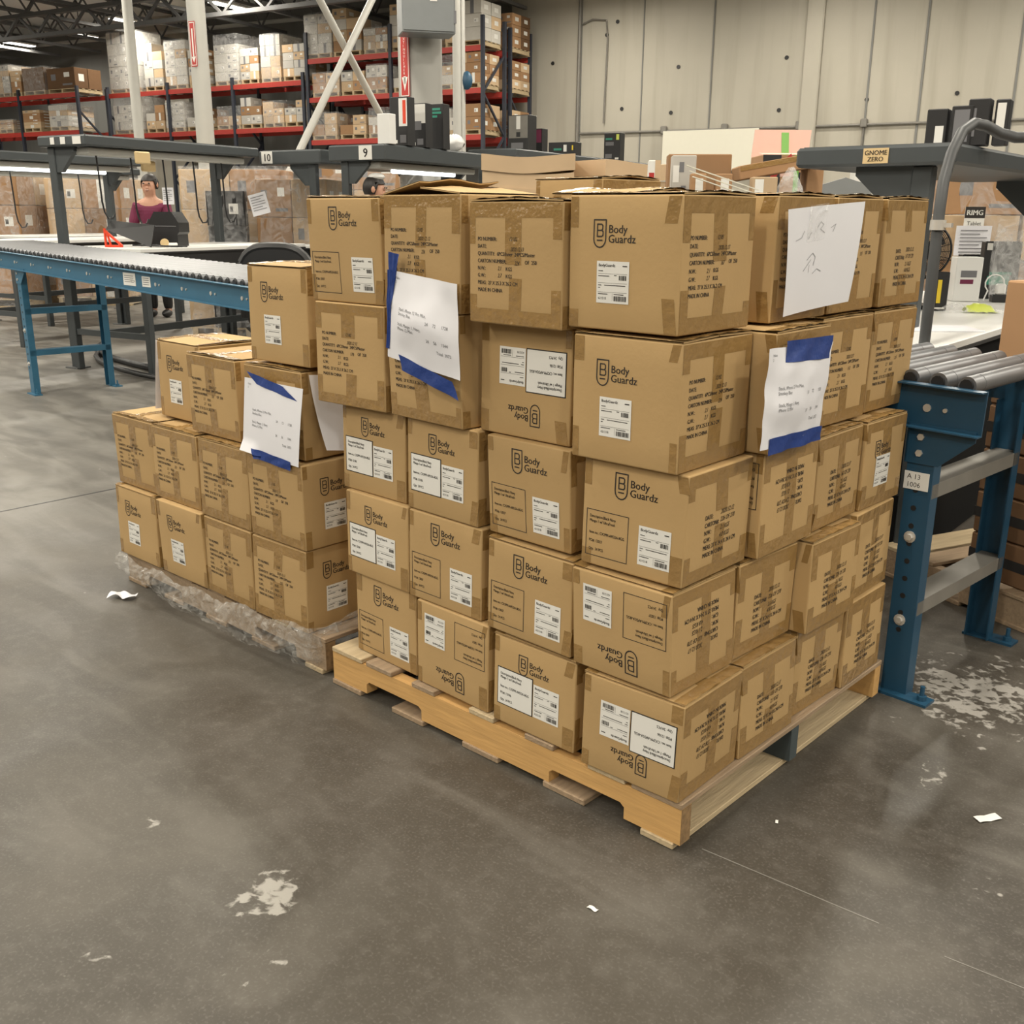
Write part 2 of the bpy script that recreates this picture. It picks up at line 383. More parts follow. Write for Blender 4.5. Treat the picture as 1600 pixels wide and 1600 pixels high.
# ------------------------------------------------------------------ cartons
def carton(label, x, y, yaw, w, d, h, z, left, right, flip=False, lid=.005, group=None, seed=None, lab=(1, 1)):
    rr = random.Random(seed if seed is not None else hash((x, y, z)))
    yw = rad(yaw); cx = x + (-w/2)*math.cos(yw) - d/2*math.sin(yw); cy = y + (-w/2)*math.sin(yw) + d/2*math.cos(yw)
    root = thing('carton', label, 'cardboard box', (cx, cy, z), yw, group)
    bl = [rr.uniform(.0005, .003) for _ in range(4)]; kx, ky = rr.uniform(-.003, .003), rr.uniform(-.003, .003)
    def df(p):
        nx, ny, nz = 2*p[0]/w, 2*p[1]/d, 2*p[2]/h-1
        qx = max(0, 1-min(1, abs(ny))**2)*max(0, 1-min(1, abs(nz))**2); qy = max(0, 1-min(1, abs(nx))**2)*max(0, 1-min(1, abs(nz))**2)
        return (p[0]+kx*nz+(bl[0] if nx > 0 else -bl[1])*qx*min(1, abs(nx)), p[1]+ky*nz+(bl[2] if ny > 0 else -bl[3])*qy*min(1, abs(ny)), p[2])
    body, r = MB(), .0045
    # rounded box from six grids
    def cs(H): return [-H, -H+r*.45, -H+r]+[-H+r+(2*H-2*r)*k/5 for k in range(1, 5)]+[H-r, H-r*.45, H]
    hx, hy, hz = w/2, d/2, h/2
    def rnd(p):
        q = Vector((max(-hx+r, min(hx-r, p[0])), max(-hy+r, min(hy-r, p[1])), max(-hz+r, min(hz-r, p[2]))))
        e = Vector(p)-q
        return (q+(e.normalized()*r if e.length > 1e-6 else e))+Vector((0, 0, hz))
    X, Y, Z = cs(hx), cs(hy), cs(hz)
    def gface(A, B, fn, rev):
        n = len(A); V = [rnd(fn(a, b)) for b in B for a in A]
        F = [(j*n+i, j*n+i+1, (j+1)*n+i+1, (j+1)*n+i) for j in range(len(B)-1) for i in range(n-1)]
        body.add(V, [f[::-1] for f in F] if rev else F)
    gface(X, Z, lambda a, b: (a, -hy, b), False); gface(X, Z, lambda a, b: (a, hy, b), True)
    gface(Y, Z, lambda a, b: (hx, a, b), False); gface(Y, Z, lambda a, b: (-hx, a, b), True)
    gface(X, Y, lambda a, b: (a, b, hz), False); gface(X, Y, lambda a, b: (a, b, -hz), True)
    def face(side, off):
        W = w if side == 'L' else d
        def fn(u, v):
            if flip: u, v = W-u, h-v
            return (u-hx, -hy-off, v) if side == 'L' else (hx+off, u-hy, v)
        return fn
    shp = MB(); dsc = MB()
    def logo(fn, u, v, s):          # shield with the letter, then the two words
        pts = [(u, v+s), (u, v+.3*s)]+[(u+.28*s-.28*s*math.cos(a*math.pi/8), v+.3*s-.3*s*math.sin(a*math.pi/8)) for a in range(1, 8)]+[(u+.56*s, v+.3*s), (u+.56*s, v+s), (u, v+s)]
        stroke(body, fn, pts, .05*s)
        bx, bt = u+.16*s, v+.84*s
        stroke(body, fn, [(bx, bt), (bx, bt-.44*s), (bx+.22*s, bt-.44*s), (bx+.27*s, bt-.39*s), (bx+.27*s, bt-.27*s), (bx+.22*s, bt-.22*s), (bx, bt-.22*s)], .05*s)
        stroke(body, fn, [(bx, bt), (bx+.2*s, bt), (bx+.25*s, bt-.05*s), (bx+.25*s, bt-.17*s), (bx+.2*s, bt-.22*s)], .05*s)
        stroke(body, fn, [(u+.16*s, v+.26*s), (u+.4*s, v+.26*s)], .05*s)
        write(body, 'Body', fn, u+.68*s, v+.53*s, .42*s, bold=.012); write(body, 'Guardz', fn, u+.68*s, v+.18*s, .42*s, bold=.012)
    def label_sticker(side, u, v, a=.08, b=.086):
        f0, f1 = face(side, .0009), face(side, .0014)
        rect(shp, f0, u, v, u+a, v+b, 0, 3, 3)
        g = lambda p, q: f1(u+p*a, v+q*b)
        write(shp, 'BodyGuardz', lambda p, q: f1(p, q), u+.06*a, v+.87*b, .1*b, bold=.02)
        rect(shp, g, .8, .88, .94, .905, 1)
        for q in (.7, .48, .26): rect(shp, g, .05, q, .95, q+.006, 1)
        for p0, q, p1 in ((.06, .76, .2), (.06, .64, .4), (.55, .66, .63), (.06, .42, .16), (.25, .42, .9), (.06, .36, .12), (.06, .21, .36), (.55, .21, .85)): rect(shp, g, p0, q, p1, q+.018, 1)
        write(shp, '62121B', lambda p, q: f1(p, q), u+.06*a, v+.09*b, .08*b)
        rect(shp, g, .5, .06, .505, .24, 1)
        for (p0, p1, q0, q1) in ((.7, .93, .56, .67), (.55, .94, .06, .18)):
            p = p0
            while p < p1: k = rr.uniform(.008, .03); rect(shp, g, p, q0, min(p+k, p1), q1, 1); p += k+rr.uniform(.008, .02)
    def desc_text(mbx, fn, u, v, a, b, po, mi=1):
        for s, q, k in (('Description:Black Navy', .83, 1), ('Mango 1 w/ UltraFresh', .73, 1), ('Item no.: CX2PM-APD2A-8GG', .48, 1), ('PO#: '+po, .3, 1), ('Qty:  24 PCS', .12, 1)):
            write(mbx, s, fn, u+.08*a, v+q*b, .0094*a/.115, mi, sx=.8, bold=.015)
    HW = dict(W1=twidth)
    po = rr.choice(['12185', '12185', '12182']); dt = rr.choice(['2020.12.12', '2020.12.13', '2020.12.17']); nn = str(rr.randint(101, 249))
    def content(side, kind):
        W = w if side == 'L' else d
        fn = face(side, .0007)
        if kind == 'logo':
            logo(fn, .064/.27*W, h-.1, .053*W/.27); label_sticker(side, .074/.27*W, .054, .08, .082)
        elif kind == 'logo_desc':
            logo(fn, .085/.265*W, h-.078, .056); outline(body, fn, .012, .022, .012+.112, .022+.105, .0016)
            desc_text(body, fn, .012, .022, .112, .105, '12037'); label_sticker(side, W-.112, .03)
        elif kind == 'logo_white':
            logo(fn, .085/.265*W, h-.082, .05)
            f0, f1, f2 = face(side, .0007), face(side, .0012), face(side, .0017)
            rect(dsc, f0, .014, .05, .132, .15, 1, 3, 3); rect(dsc, f1, .0165, .0525, .1295, .1475, 0, 3, 3)
            desc_text(dsc, f2, .016, .05, .114, .098, '12106'); label_sticker(side, .134, .052)
        elif kind == 'logo_far':
            logo(fn, W-.115, h-.1, .056); label_sticker(side, W-.1, .06)
        elif kind in ('text7', 'text6', 'textlow'):
            if kind == 'text7':
                rows = [('PO NUMBER:', po, .095, 0), ('DATE:', dt, .1, -.004), ('QUANTITY:  6PCS/Inner  24PCS/Master', '', 0, 0), ('CARTON NUMBER:', nn, .112, -.002),
                        ('N.W.:', '2.1', .062, 0), ('G.W.:', '2.7', .062, 0), ('MEAS:  27 X 25.3 X 26.2 CM', '', 0, 0), ('MADE IN CHINA', '', 0, 0)]
                u0, v0, dv, sz = .028, .185*h/.27, .0155, .0116
            else:
                rows = [('DATE:', dt, .06, .003), ('CARTON#:', nn+' OF 270', .06, .002), ('N.W.:', '2.1 KGS', .062, 0), ('G.W.:', '4.8 KGS', .06, 0), ('MEAS: 27 X 24.4 X 24.4 CM', '', 0, 0), ('MADE IN CHINA', '', 0, 0)]
                u0, v0, dv, sz = .07, .133, .0165, .0142
            sx = .88 if kind == 'text7' else .78
            for k, (s, hand, off, hv) in enumerate(rows):
                v = v0-k*dv; write(body, s, fn, u0, v, sz, sx=sx, bold=.02)
                if hand:
                    write(body, hand, fn, u0+off, v+hv+rr.uniform(-.001, .001), sz*1.05, sx=.75+rr.uniform(-.06, .06), shear=.25, bold=.006)
                if kind == 'text7' and k == 3: write(body, 'OF  250', fn, u0+off+.03, v, sz, sx=sx, bold=.02)
                if kind == 'text7' and k in (4, 5): write(body, 'KGS', fn, u0+off+.024, v, sz, sx=sx, bold=.02)
    content('L', left); content('R', right)
    part('body', body, ['card', 'ink'], root, True, df)
    if shp.v: part('shipping_label', shp, ['label', 'ink'], root, False, df, 'white shipping label with barcode')
    if dsc.v: part('description_label', dsc, ['label', 'ink'], root, False, df, 'white printed description sticker with black border')
    # tape: bands and tongues on the text face, corner patches on the logo face, a strip over the seam
    tx = 'R' if right.startswith('text') else ('L' if left.startswith('text') else 'R')
    tn = {'top_tape': MB(), 'bottom_tape': MB()}
    bh, tw = rr.uniform(.026, .038), rr.uniform(.042, .05)
    looses = []
    for nm, up in (('top_tape', True), ('bottom_tape', False)):
        tmb = tn[nm]; loose = MB(); looses.append(loose)
        for side in 'LR':
            W = w if side == 'L' else d; off = .0004
            def fn(u, v, side=side, W=W): return ((u-hx, -hy-off, v) if side == 'L' else (hx+off, u-hy, v))
            vv = (lambda a: h-a) if up else (lambda a: a)
            def pat(u0, u1, a0, a1, nu=2, slant=0, tmb=tmb):
                tmb.grid(lambda p, q: fn(u0+(u1-u0)*p+slant*q, vv(a0+(a1-a0)*q) if True else 0), nu, 2)
            e = .003
            if side == tx:
                pat(e, W-e, e, bh, 6)
                tl = rr.uniform(.05, .1); pat(W/2-tw/2+rr.uniform(-.01, .01), W/2+tw/2, bh, bh+tl, 2, rr.uniform(-.006, .006))
                for u0, u1 in ((e, e+rr.uniform(.016, .028)), (W-e-rr.uniform(.016, .028), W-e)): pat(u0, u1, bh, bh+rr.uniform(.02, .06))
            elif left != 'bare':
                for u0, u1 in ((e, e+rr.uniform(.014, .026)), (W-e-rr.uniform(.014, .034), W-e)):
                    pat(u0, u1, e, rr.uniform(.035, .07), 2, rr.choice([0, 0, .008, -.008]) if u0 > .1 else 0, loose if (u0 < .1) == (side == 'L') else tmb)
    for lo in [q for q in looses if q.v]: part('corner_tape', lo, 'tape', root, False, df)
    part('bottom_tape', tn['bottom_tape'], 'tape', root, False, df)
    if lid is None: part('top_tape', tn['top_tape'], 'tape', root, False, df); return root
    # two top flaps meeting at the seam, slightly tented, with tape over the seam
    fl = MB()
    alongx = tx == 'R'; A, B = (w, d) if alongx else (d, w)
    def top(a, b, zz): return (a, b, zz) if alongx else (b, a, zz)
    def prof(b, t): return h+.0008+lid*(1-abs(b)/(B/2))*(1+.25*math.sin(9*t+seed_ph))
    seed_ph = rr.uniform(0, 6)
    ex = lid > .02
    for s in (-1, 1):
        k = (1.0 if s < 0 else .5) if ex else 1
        fl.grid(lambda p, q: top(-A/2+.001+(A-.002)*p, s*(B/2-.002)*(1-q)+s*.0015*q, h+.0008+lid*k*q*(1+.15*math.sin(9*p+seed_ph))+.0028), 8, 4)
        fl.grid(lambda p, q: top(-A/2+.001+(A-.002)*p, s*(B/2-.002)*(1-q)+s*.0015*q, h+.0002+lid*k*q*(1+.15*math.sin(9*p+seed_ph))), 8, 4)
        for e_ in (-1, 1):
            fl.grid(lambda p, q: top(e_*(A/2-.001), s*(B/2-.002)*(1-p)+s*.0015*p, h+.0002+lid*k*p*(1+.15*math.sin(9*(e_+1)/2+seed_ph))+.0026*q), 4, 1)
        fl.grid(lambda p, q: top(-A/2+.001+(A-.002)*p, s*.0015, h+.0002+lid*k*(1+.15*math.sin(9*p+seed_ph))+.0026*q), 8, 1)
    part('lid_flaps', fl, 'card', root)
    if not ex:
        t = tn['top_tape']
        for s in (-1, 1):
            t.grid(lambda p, q: top(-A/2-.001+(A+.002)*p, s*q*tw/2, h+.0042+lid*(1-q*tw/B)*(1+.15*math.sin(9*p+seed_ph))+.0012*math.sin(57*p+31*q)*q), 20, 2)
            t.grid(lambda p, q: top(s*(A/2-.0005-.03*q), -B/2+.003+(B-.006)*p, h+.0044+lid*(1-abs(2*p-1))*(1+.15*math.sin(9*(s+1)/2+seed_ph))+.0025*abs(math.sin(41*p+seed_ph))*(1-q)), 18, 2)
        part('top_tape', t, 'tape', root, False, df)
    else: part('top_tape', tn['top_tape'], 'tape', root, False, df)
    return root

BIG, SML = 'cartons on the taller pallet stack', 'cartons on the shorter pallet stack'
TIER = ['', 'bottom tier', 'second tier up', 'middle tier', 'fourth tier up', 'top tier']
FRONT = {'A': 'leftmost column', 'B': 'second column from left', 'C': 'third column from left', 'D': 'near corner column'}
SIDE = {'E': 'right side beside near corner', 'F': 'third along right side', 'G': 'far end of right side'}
K = {'logo': 'carton with logo over white label', 'logo_desc': 'carton with outlined panel and label', 'logo_white': 'carton with two white stickers', 'text7': 'carton showing its printed text', 'text6': 'carton with six print rows'}
# id: x, y, yaw, w, d, h, z, left face, right face, upside down
L, D_, H = .268, .25, .2405
BOX = {
'A1': (-.883, .029, -2, .266, .25, .24, .1215, 'logo_desc', 'text6', 0), 'A2': (-.898, .020, -1.5, .267, .25, .241, .3625, 'logo_white', 'text6', 0), 'A3': (-.919, .037, -.6, .264, .25, .24, .605, 'logo_white', 'text6', 0),
'A4': (-.957, .008, 2.1, .272, .262, .27, .8475, 'text7', 'logo', 0), 'A5': (-.962, .012, 1.5, .284, .262, .266, 1.119, 'logo_desc', 'text7', 0),
'B1': (-.590, .006, -1.7, .273, .25, .239, .1215, 'logo_desc', 'text6', 1), 'B2': (-.621, .015, -.9, .272, .25, .24, .3625, 'logo_desc', 'text6', 0), 'B3': (-.633, .016, -1.9, .264, .25, .24, .605, 'logo_white', 'text6', 0),
'B4': (-.666, -.007, -2.7, .273, .262, .2695, .8475, 'text7', 'logo_far', 0), 'B5': (-.660, -.010, -1.5, .274, .262, .272, 1.119, 'text7', 'plain', 0),
'C1': (-.304, .001, -.3, .262, .25, .24, .1215, 'logo_white', 'text6', 0), 'C2': (-.318, -.002, -1.6, .272, .25, .24, .3625, 'logo_desc', 'text6', 0), 'C3': (-.342, .014, -.9, .258, .25, .24, .605, 'logo_desc', 'text6', 0),
'C4': (-.360, .030, 0, .275, .262, .258, .8475, 'logo_white', 'text7', 1), 'C5': (-.345, -.025, -.6, .274, .262, .266, 1.1085, 'text7', 'logo', 0),
'D1': (-.003, -.009, 1.6, .264, .245, .24, .1215, 'logo_white', 'text6', 1), 'D2': (-.040, -.014, -.6, .267, .245, .24, .3625, 'logo_desc', 'text6', 1), 'D3': (-.032, .003, .7, .263, .255, .24, .605, 'logo_desc', 'text6', 0),
'D4': (-.048, -.016, 1.0, .266, .268, .268, .8475, 'logo', 'text7', 0), 'D5': (-.066, -.012, .6, .270, .268, .268, 1.118, 'logo', 'text7', 0),
'E1': (-.008, .240, -.6, .268, .25, .241, .1215, 'plain', 'text6', 0), 'E2': (-.037, .238, -2, .268, .25, .24, .3645, 'plain', 'text6', 0), 'E3': (-.015, .275, .2, .268, .255, .24, .606, 'logo_desc', 'text6', 1),
'E4': (-.002, .262, 1, .275, .256, .268, .8485, 'plain', 'text7', 0), 'E5': (-.059, .330, .5, .275, .261, .27, 1.119, 'plain', 'text7', 0),
'F1': (-.016, .506, -1.7, .268, .243, .241, .1215, 'plain', 'text6', 0), 'F2': (.011, .493, -1.2, .268, .25, .24, .3645, 'plain', 'text6', 0), 'F3': (-.021, .545, 1, .268, .245, .24, .606, 'plain', 'text6', 0),
'F4': (-.060, .586, -1, .275, .262, .268, .8485, 'plain', 'text7', 0), 'F5': (-.064, .612, 1, .275, .255, .27, 1.119, 'plain', 'text7', 0),
'G1': (-.001, .759, .3, .268, .236, .241, .1215, 'plain', 'text6', 0), 'G2': (-.007, .770, 1.5, .268, .24, .24, .3645, 'plain', 'text6', 0), 'G3': (-.019, .800, -1.2, .268, .236, .24, .606, 'plain', 'logo', 0),
'G4': (-.062, .870, -.9, .275, .258, .268, .8485, 'plain', 'text7', 0), 'G5': (-.064, .890, 0, .275, .255, .27, 1.119, 'plain', 'text6', 0),
}
for k, (x, y, yaw, w, d, h, z, lf, rt, fl) in BOX.items():
    c, t = k[0], int(k[1])
    if c in FRONT: what, where = (K[lf], FRONT[c])
    else: what, where = (K[rt], SIDE[c])
    if fl: what = 'upside-down '+what
    else: what = 'brown '+what
    lid = .004 if t == 5 else (.003 if k in ('G3', 'F2', 'E2', 'D1', 'E1', 'C2', 'D2', 'D4', 'E4', 'F4', 'G4', 'F3', 'C1') else None)
    if t < 5 and lid: h -= .009; 
    label = f'{what}, {TIER[t]}, {where}, taller stack'
    if k == 'B5': lid = .03; label = 'carton with lifted open lid, top tier, second column from left, taller stack'
    carton(label, x, y, yaw, w, d, h-(.0 if lid is None else (.006 if t == 5 else 0)), z, lf, rt, bool(fl), lid, BIG, seed=hash(k) if False else sum(map(ord, k))*7)
# cartons in the rear of the stack
carton('plain carton standing tallest at the back of the taller stack', -.785, .66, -3, .26, .26, .256, 1.182, 'plain', 'textless', lid=.006, group=BIG, seed=91)
carton('plain carton with bulging lid behind the top tier corner cartons of taller stack', -.38, .30, 2, .27, .262, .27, 1.119, 'plain', 'textless', lid=.012, group=BIG, seed=92)
for i in range(4):
    carton('plain carton buried at the back of the taller stack, under its tallest carton', -.785, .66, 1-i, .26, .26, .259, .1215+i*.2652, 'plain', 'textless', lid=.004, group='cartons buried in the taller stack', seed=200+i)
for i in range(4):
    zz = (.1215, .3625, .605, .8475)[i]
    carton('plain carton buried in the taller stack behind the front columns', -.36, .29, 0, .27, .25, .2405 if i < 3 else .27, zz, 'plain', 'textless', lid=None, group='cartons buried in the taller stack', seed=220+i)

SB = {
'P1': (-2.205, -.008, .8, .280, .265, .265, 'logo', 'plain', 'leftmost column'), 'Q1': (-1.897, -.008, 1.0, .281, .265, .264, 'logo', 'plain', 'second column from left'), 'R1': (-1.616, -.005, -.6, .277, .265, .261, 'text7', 'plain', 'third column from left'), 'S1': (-1.335, -.002, 1, .270, .265, .2605, 'text7', 'logo', 'right-hand column'),
'P2': (-2.212, .014, .8, .278, .25, .264, 'text7', 'plain', 'leftmost column'), 'Q2': (-1.924, .010, .7, .282, .265, .262, 'text7', 'plain', 'second column from left'), 'R2': (-1.611, -.001, -.3, .286, .265, .264, 'text7', 'plain', 'third column from left'), 'S2': (-1.323, -.005, .3, .277, .265, .259, 'text7', 'logo', 'right-hand column'),
'Q3': (-1.998, .090, 0, .275, .265, .27, 'logo', 'plain', 'left end'), 'R3': (-1.690, .030, 0, .281, .265, .262, 'text7', 'plain', 'middle column'), 'S3': (-1.340, .022, 1.3, .277, .265, .265, 'text7', 'logo', 'right-hand column'),
'S4': (-1.318, .040, .8, .282, .265, .272, 'logo', 'plain', ''),
}
for k, (x, y, yaw, w, d, h, lf, rt, where) in SB.items():
    t = int(k[1]); z = (.1215, .3865, .6525, .923)[t-1]
    if k[0] == 'Q' and t == 3: z = .655
    lab = f'brown {K[lf]}, {["", "bottom tier", "second tier up", "third tier up", ""][t]}, {where}, shorter stack'
    if k == 'S4': lab = 'single brown carton with logo and label topping the shorter stack'
    lid = .004 if k in ('P2', 'Q3', 'R3', 'S4', 'S3', 'P1', 'Q2', 'R2') else None
    carton(lab, x, y, yaw, w, d, h-(.009 if lid and k != 'S4' else 0), z, lf, rt, False, lid, SML, seed=sum(map(ord, k))*11+3)

# ------------------------------------------------------------------ pallets
def pallet(label, x0, x1, y0, y1, rz=0, loc=(0, 0), fresh=True, n=7, group=None, name='wooden_pallet'):
    t = thing(name, label, 'pallet', (loc[0], loc[1], 0), rz, group)
    Lx = x1-x0
    def sx(f): return x0+f*Lx
    for i, y in enumerate((y0, (y0+y1)/2-.019, y1-.038)):
        poly = [(sx(0), .016)]
        for a, b in ((.125, .315), (.69, .875)):
            a2, b2 = sx(a), sx(b)
            poly += [(a2, .016), (a2, .045), (a2+.012, .054), (b2-.012, .054), (b2, .045), (b2, .016)]
        poly += [(sx(1), .016), (sx(1), .105), (sx(0), .105)]
        mb = MB(); mb.prism(poly, lambda a, b, s: (a, y+s, b), .038)
        mb.box((sx(1)+.0006, y+.019, .0605), (.001, .037, .088), 1)
        part('stringer', mb, ['pine' if (i != 1 and fresh is True) else ('paintwood' if fresh else 'oldwood'), 'endgrain' if i == 0 else ('paintwood' if i == 1 else 'pine')], t, label='dark painted stringer' if i == 1 and fresh is True else None)
    rr = random.Random(int(1000*abs(x0))+n)
    for i in range(n):
        w = .135 if i in (0, n-1) else rr.uniform(.085, .11)
        c = sx(0)+w/2+.004 if i == 0 else (sx(1)-w/2+.002 if i == n-1 else sx(i/(n-1))+rr.uniform(-.015, .015))
        mb = MB(); mb.box((c, (y0+y1)/2+rr.uniform(-.004, .004), .1128), (w, y1-y0+.006, .0145), b=.002)
        part('deck_board', mb, rr.choice(['oldwood', 'oldwood', 'palewood']), t)
    for i, f in enumerate((0, .27, .5, .73, 1)):
        w = .13; c = sx(f)+(w/2-.002 if f == 0 else (-w/2+.006 if f == 1 else 0))
        if f == 1: w = .088
        mb = MB(); mb.box((c, (y0+y1)/2, .008), (w, y1-y0+.01, .0155), b=.002)
        part('bottom_board', mb, 'palewood' if f == 1 else 'oldwood', t)
    return t
pallet('wooden pallet with bright pine edge under the taller carton stack', -1.222, .0, 0, 1.018)
pallet('film-skirted wooden pallet under the shorter carton stack', -2.49, -1.275, .012, 1.02, n=7, fresh=False)  # stringers get the darker wood: the shadow on them put into colour

# ------------------------------------------------------------------ stretch film round the shorter stack
def film_skirt():
    mb = MB()
    path = [(-2.50, .24), (-2.505, .05), (-2.5, -.02), (-2.3, -.028), (-1.9, -.03), (-1.6, -.026), (-1.4, -.022), (-1.325, -.02), (-1.31, .05), (-1.3, .25), (-1.3, .5)]
    P = [Vector((a, b, 0)) for a, b in path]
    ln = [0]
    for a, b in zip(P, P[1:]): ln.append(ln[-1]+(b-a).length)
    def pos(t):
        s = t*ln[-1]
        for i in range(len(P)-1):
            if s <= ln[i+1]+1e-9: k = (s-ln[i])/(ln[i+1]-ln[i]); return P[i].lerp(P[i+1], k)
        return P[-1]
    cen = Vector((-1.9, .5, 0))
    def fn(a, b):
        p = pos(a); dirn = (p-cen); dirn = Vector((0, -1, 0)) if p.y < 0 and -2.47 < p.x < -1.34 else Vector((math.copysign(1, dirn.x), 0, 0))
        sag = .06*math.sin(math.pi*min(1, max(0, (a-.1)/.8)))
        top = .118+.085*max(0, a-.45)**.8+.01*math.sin(a*47)
        bot = .075-.04*min(1, 4*max(0, a-.12))-sag*.25+.008*math.sin(a*31)
        z = bot+(top-bot)*b
        o = .01+.026*math.sin(math.pi*b)**.7*(1-.5*b)+.009*noise.noise(Vector((a*40, b*5, 1)))+.008*noise.noise(Vector((a*110, b*9, 4)))
        if b > .92: o = .003
        q = p+dirn*o; return (q.x, q.y, z+.006*noise.noise(Vector((a*70, b*6, 9))))
    mb.grid(fn, 220, 12)
    return single('stretch_film', mb, 'film', 'bunched clear stretch film skirting the base of the shorter stack', 'plastic film', smooth=True)
film_skirt()

# ------------------------------------------------------------------ taped papers
def sheet(label, c, nrm, bend, write_fn=None, tapes=(), back=.004, mats=('paper', 'greyprint')):
    """c: four world corners TL TR BR BL; bend(a,b) -> offset along nrm"""
    C4 = [Vector(p) for p in c]; n = Vector(nrm); o = sum(C4, Vector())/4
    t = thing('paper_sheet', label, 'paper', o)
    def pos(a, b, off=0):
        a_, b_ = min(1.2, max(-.2, a)), min(1.2, max(-.2, b))
        p = C4[0].lerp(C4[1], a_).lerp(C4[3].lerp(C4[2], a_), b_) if 0 <= a <= 1 and 0 <= b <= 1 else (C4[0]*(1-a)*(1-b)+C4[1]*a*(1-b)+C4[2]*a*b+C4[3]*(1-a)*b)
        return p+n*(back+bend(min(1, max(0, a)), min(1, max(0, b)))+off)-o
    mb = MB(); mb.grid(lambda a, b: pos(a, 1-b), 16, 20)
    if write_fn:
        def W(s, a, b, size, mi=1, **k):
            wd = (C4[1]-C4[0]).length; hd = (C4[3]-C4[0]).length
            write(mb, s, lambda p, q: pos(p/wd, 1-q/hd, .0008), a*wd, (1-b)*hd, size, mi, **k)
        def S(pts, w, mi=1):
            wd = (C4[1]-C4[0]).length; hd = (C4[3]-C4[0]).length
            stroke(mb, lambda p, q: pos(p/wd, 1-q/hd, .0008), [(p*wd, (1-q)*hd) for p, q in pts], w, mi)
        write_fn(W, S)
    part('sheet', mb, list(mats), t, True)
    for k, (quad, m) in enumerate(tapes):
        tb = MB()
        Q = [Vector((a, b, 0)) for a, b in quad]
        def tf(p, q):
            z = Q[0].lerp(Q[1], p).lerp(Q[3].lerp(Q[2], p), q)
            return pos(z.x, z.y, .0016+.0012*math.sin(13*p+5*q+k))
        tb.grid(lambda p, q: tf(p, 1-q), 12, 5)
        part('masking_tape' if m == 'bluetape' else 'clear_tape', tb, m, t, True, label='blue masking tape' if m == 'bluetape' else 'translucent tape strip')
    return t
def list_text(W, S):
    W('Pallet', .07, .085, .0075); W('2', .07, .13, .0075)
    for s, b in (('Stack, iPhone 12 Pro Max,', .42), ('Smokey Blue', .47), ('Stack, Mango 1, Navy,', .585), ('iPhone 12 Mini', .635)): W(s, .17, b, .0105, sx=.9)
    for s, a, b in (('24', .6, .5), ('72', .7, .5), ('1728', .8, .5), ('24', .6, .685), ('56', .7, .685), ('1344', .8, .685), ('Total  3072', .72, .79)): W(s, a, b, .0105, sx=.9)
def pencil(W, S):
    S([(.12, .3), (.2, .28), (.24, .22)], .0014); S([(.3, .3), (.34, .24)], .0012); S([(.42, .2), (.46, .15), (.5, .18), (.46, .22), (.52, .26)], .0014); S([(.6, .22), (.66, .19), (.63, .26)], .0013)
    S([(.3, .5), (.38, .44), (.42, .48), (.4, .56)], .0016); S([(.26, .6), (.36, .5)], .0014); S([(.4, .64), (.46, .6), (.52, .63)], .0014); S([(.34, .62), (.34, .55)], .0012)

# paper with two blue tapes on the right-hand column of the shorter stack
sheet('white printed packing list under two blue tapes, front of the shorter stack', [(-1.585, .003, .874), (-1.296, .003, .872), (-1.325, -.006, .644), (-1.611, -.004, .652)], (0, -1, 0),
      lambda a, b: .003+.004*math.sin(3*b)*math.sin(2.5*a)+.012*(b > .85)*(b-.85)/.15*(a < .3), list_text,
      [([(.04, -.09), (.68, .02), (.93, .17), (.22, .06)], 'bluetape'), ([(.2, .93), (.87, .96), (.87, 1.08), (.27, 1.06)], 'bluetape')])
sheet('blank white sheet hanging off the dark right flank of the shorter stack', [(-1.325, .033, .905), (-1.322, .27, .88), (-1.31, .29, .66), (-1.318, .055, .69)], (1, 0, 0), lambda a, b: .004+.05*a*b+.03*b*b)
sheet('white sheet seen edge-on at the left end of the shorter stack', [(-2.28, .33, .90), (-2.285, .10, .915), (-2.30, .09, .67), (-2.295, .33, .665)], (-1, 0, 0), lambda a, b: .004+.012*b)
sheet('large crumpled packing list bound by long vertical blue tape, taller stack front', [(-.876, -.022, 1.212), (-.647, -.026, 1.19), (-.64, -.026, .972), (-.899, -.022, 1.003)], (0, -1, 0),
      lambda a, b: .004+.018*max(0, math.sin(3.1*a))*max(0, math.sin(3.3*(1-b)))**2+.004*noise.noise(Vector((a*4, b*4, 2))), list_text,
      [([(-.06, -.2), (.12, -.19), (.07, .05), (.03, .5)], 'bluetape'), ([(-.055, 0), (.03, 0), (.03, .9), (-.02, .9)], 'bluetape'), ([(.16, .93), (.9, 1.04), (.98, 1.22), (.22, 1.1)], 'bluetape')])
sheet('white sheet with faint pencil writing taped high on the right side of the taller stack', [(-.046, .33, 1.355), (-.04, .613, 1.374), (-.045, .586, 1.155), (-.046, .343, 1.134)], (1, 0, 0),
      lambda a, b: .006+.03*a*a+.012*b*(1-b), pencil, [([(.3, -.01), (.54, -.02), (.52, .32), (.27, .33)], 'bagfilm')], mats=('paper', 'pencil'))
sheet('creased packing list held by blue tape above and below, right side of taller stack', [(.006, .205, 1.083), (.006, .49, 1.074), (.006, .457, .867), (.012, .185, .875)], (1, 0, 0),
      lambda a, b: .004+.012*math.sin(3.1*b)*math.sin(3.1*a)+.006*noise.noise(Vector((a*5, b*4, 7))), list_text,
      [([(.24, -.06), (.97, -.07), (.97, .17), (.23, .15)], 'bluetape'), ([(.12, .9), (1.02, .9), (1.05, 1.06), (.12, 1.07)], 'bluetape')])
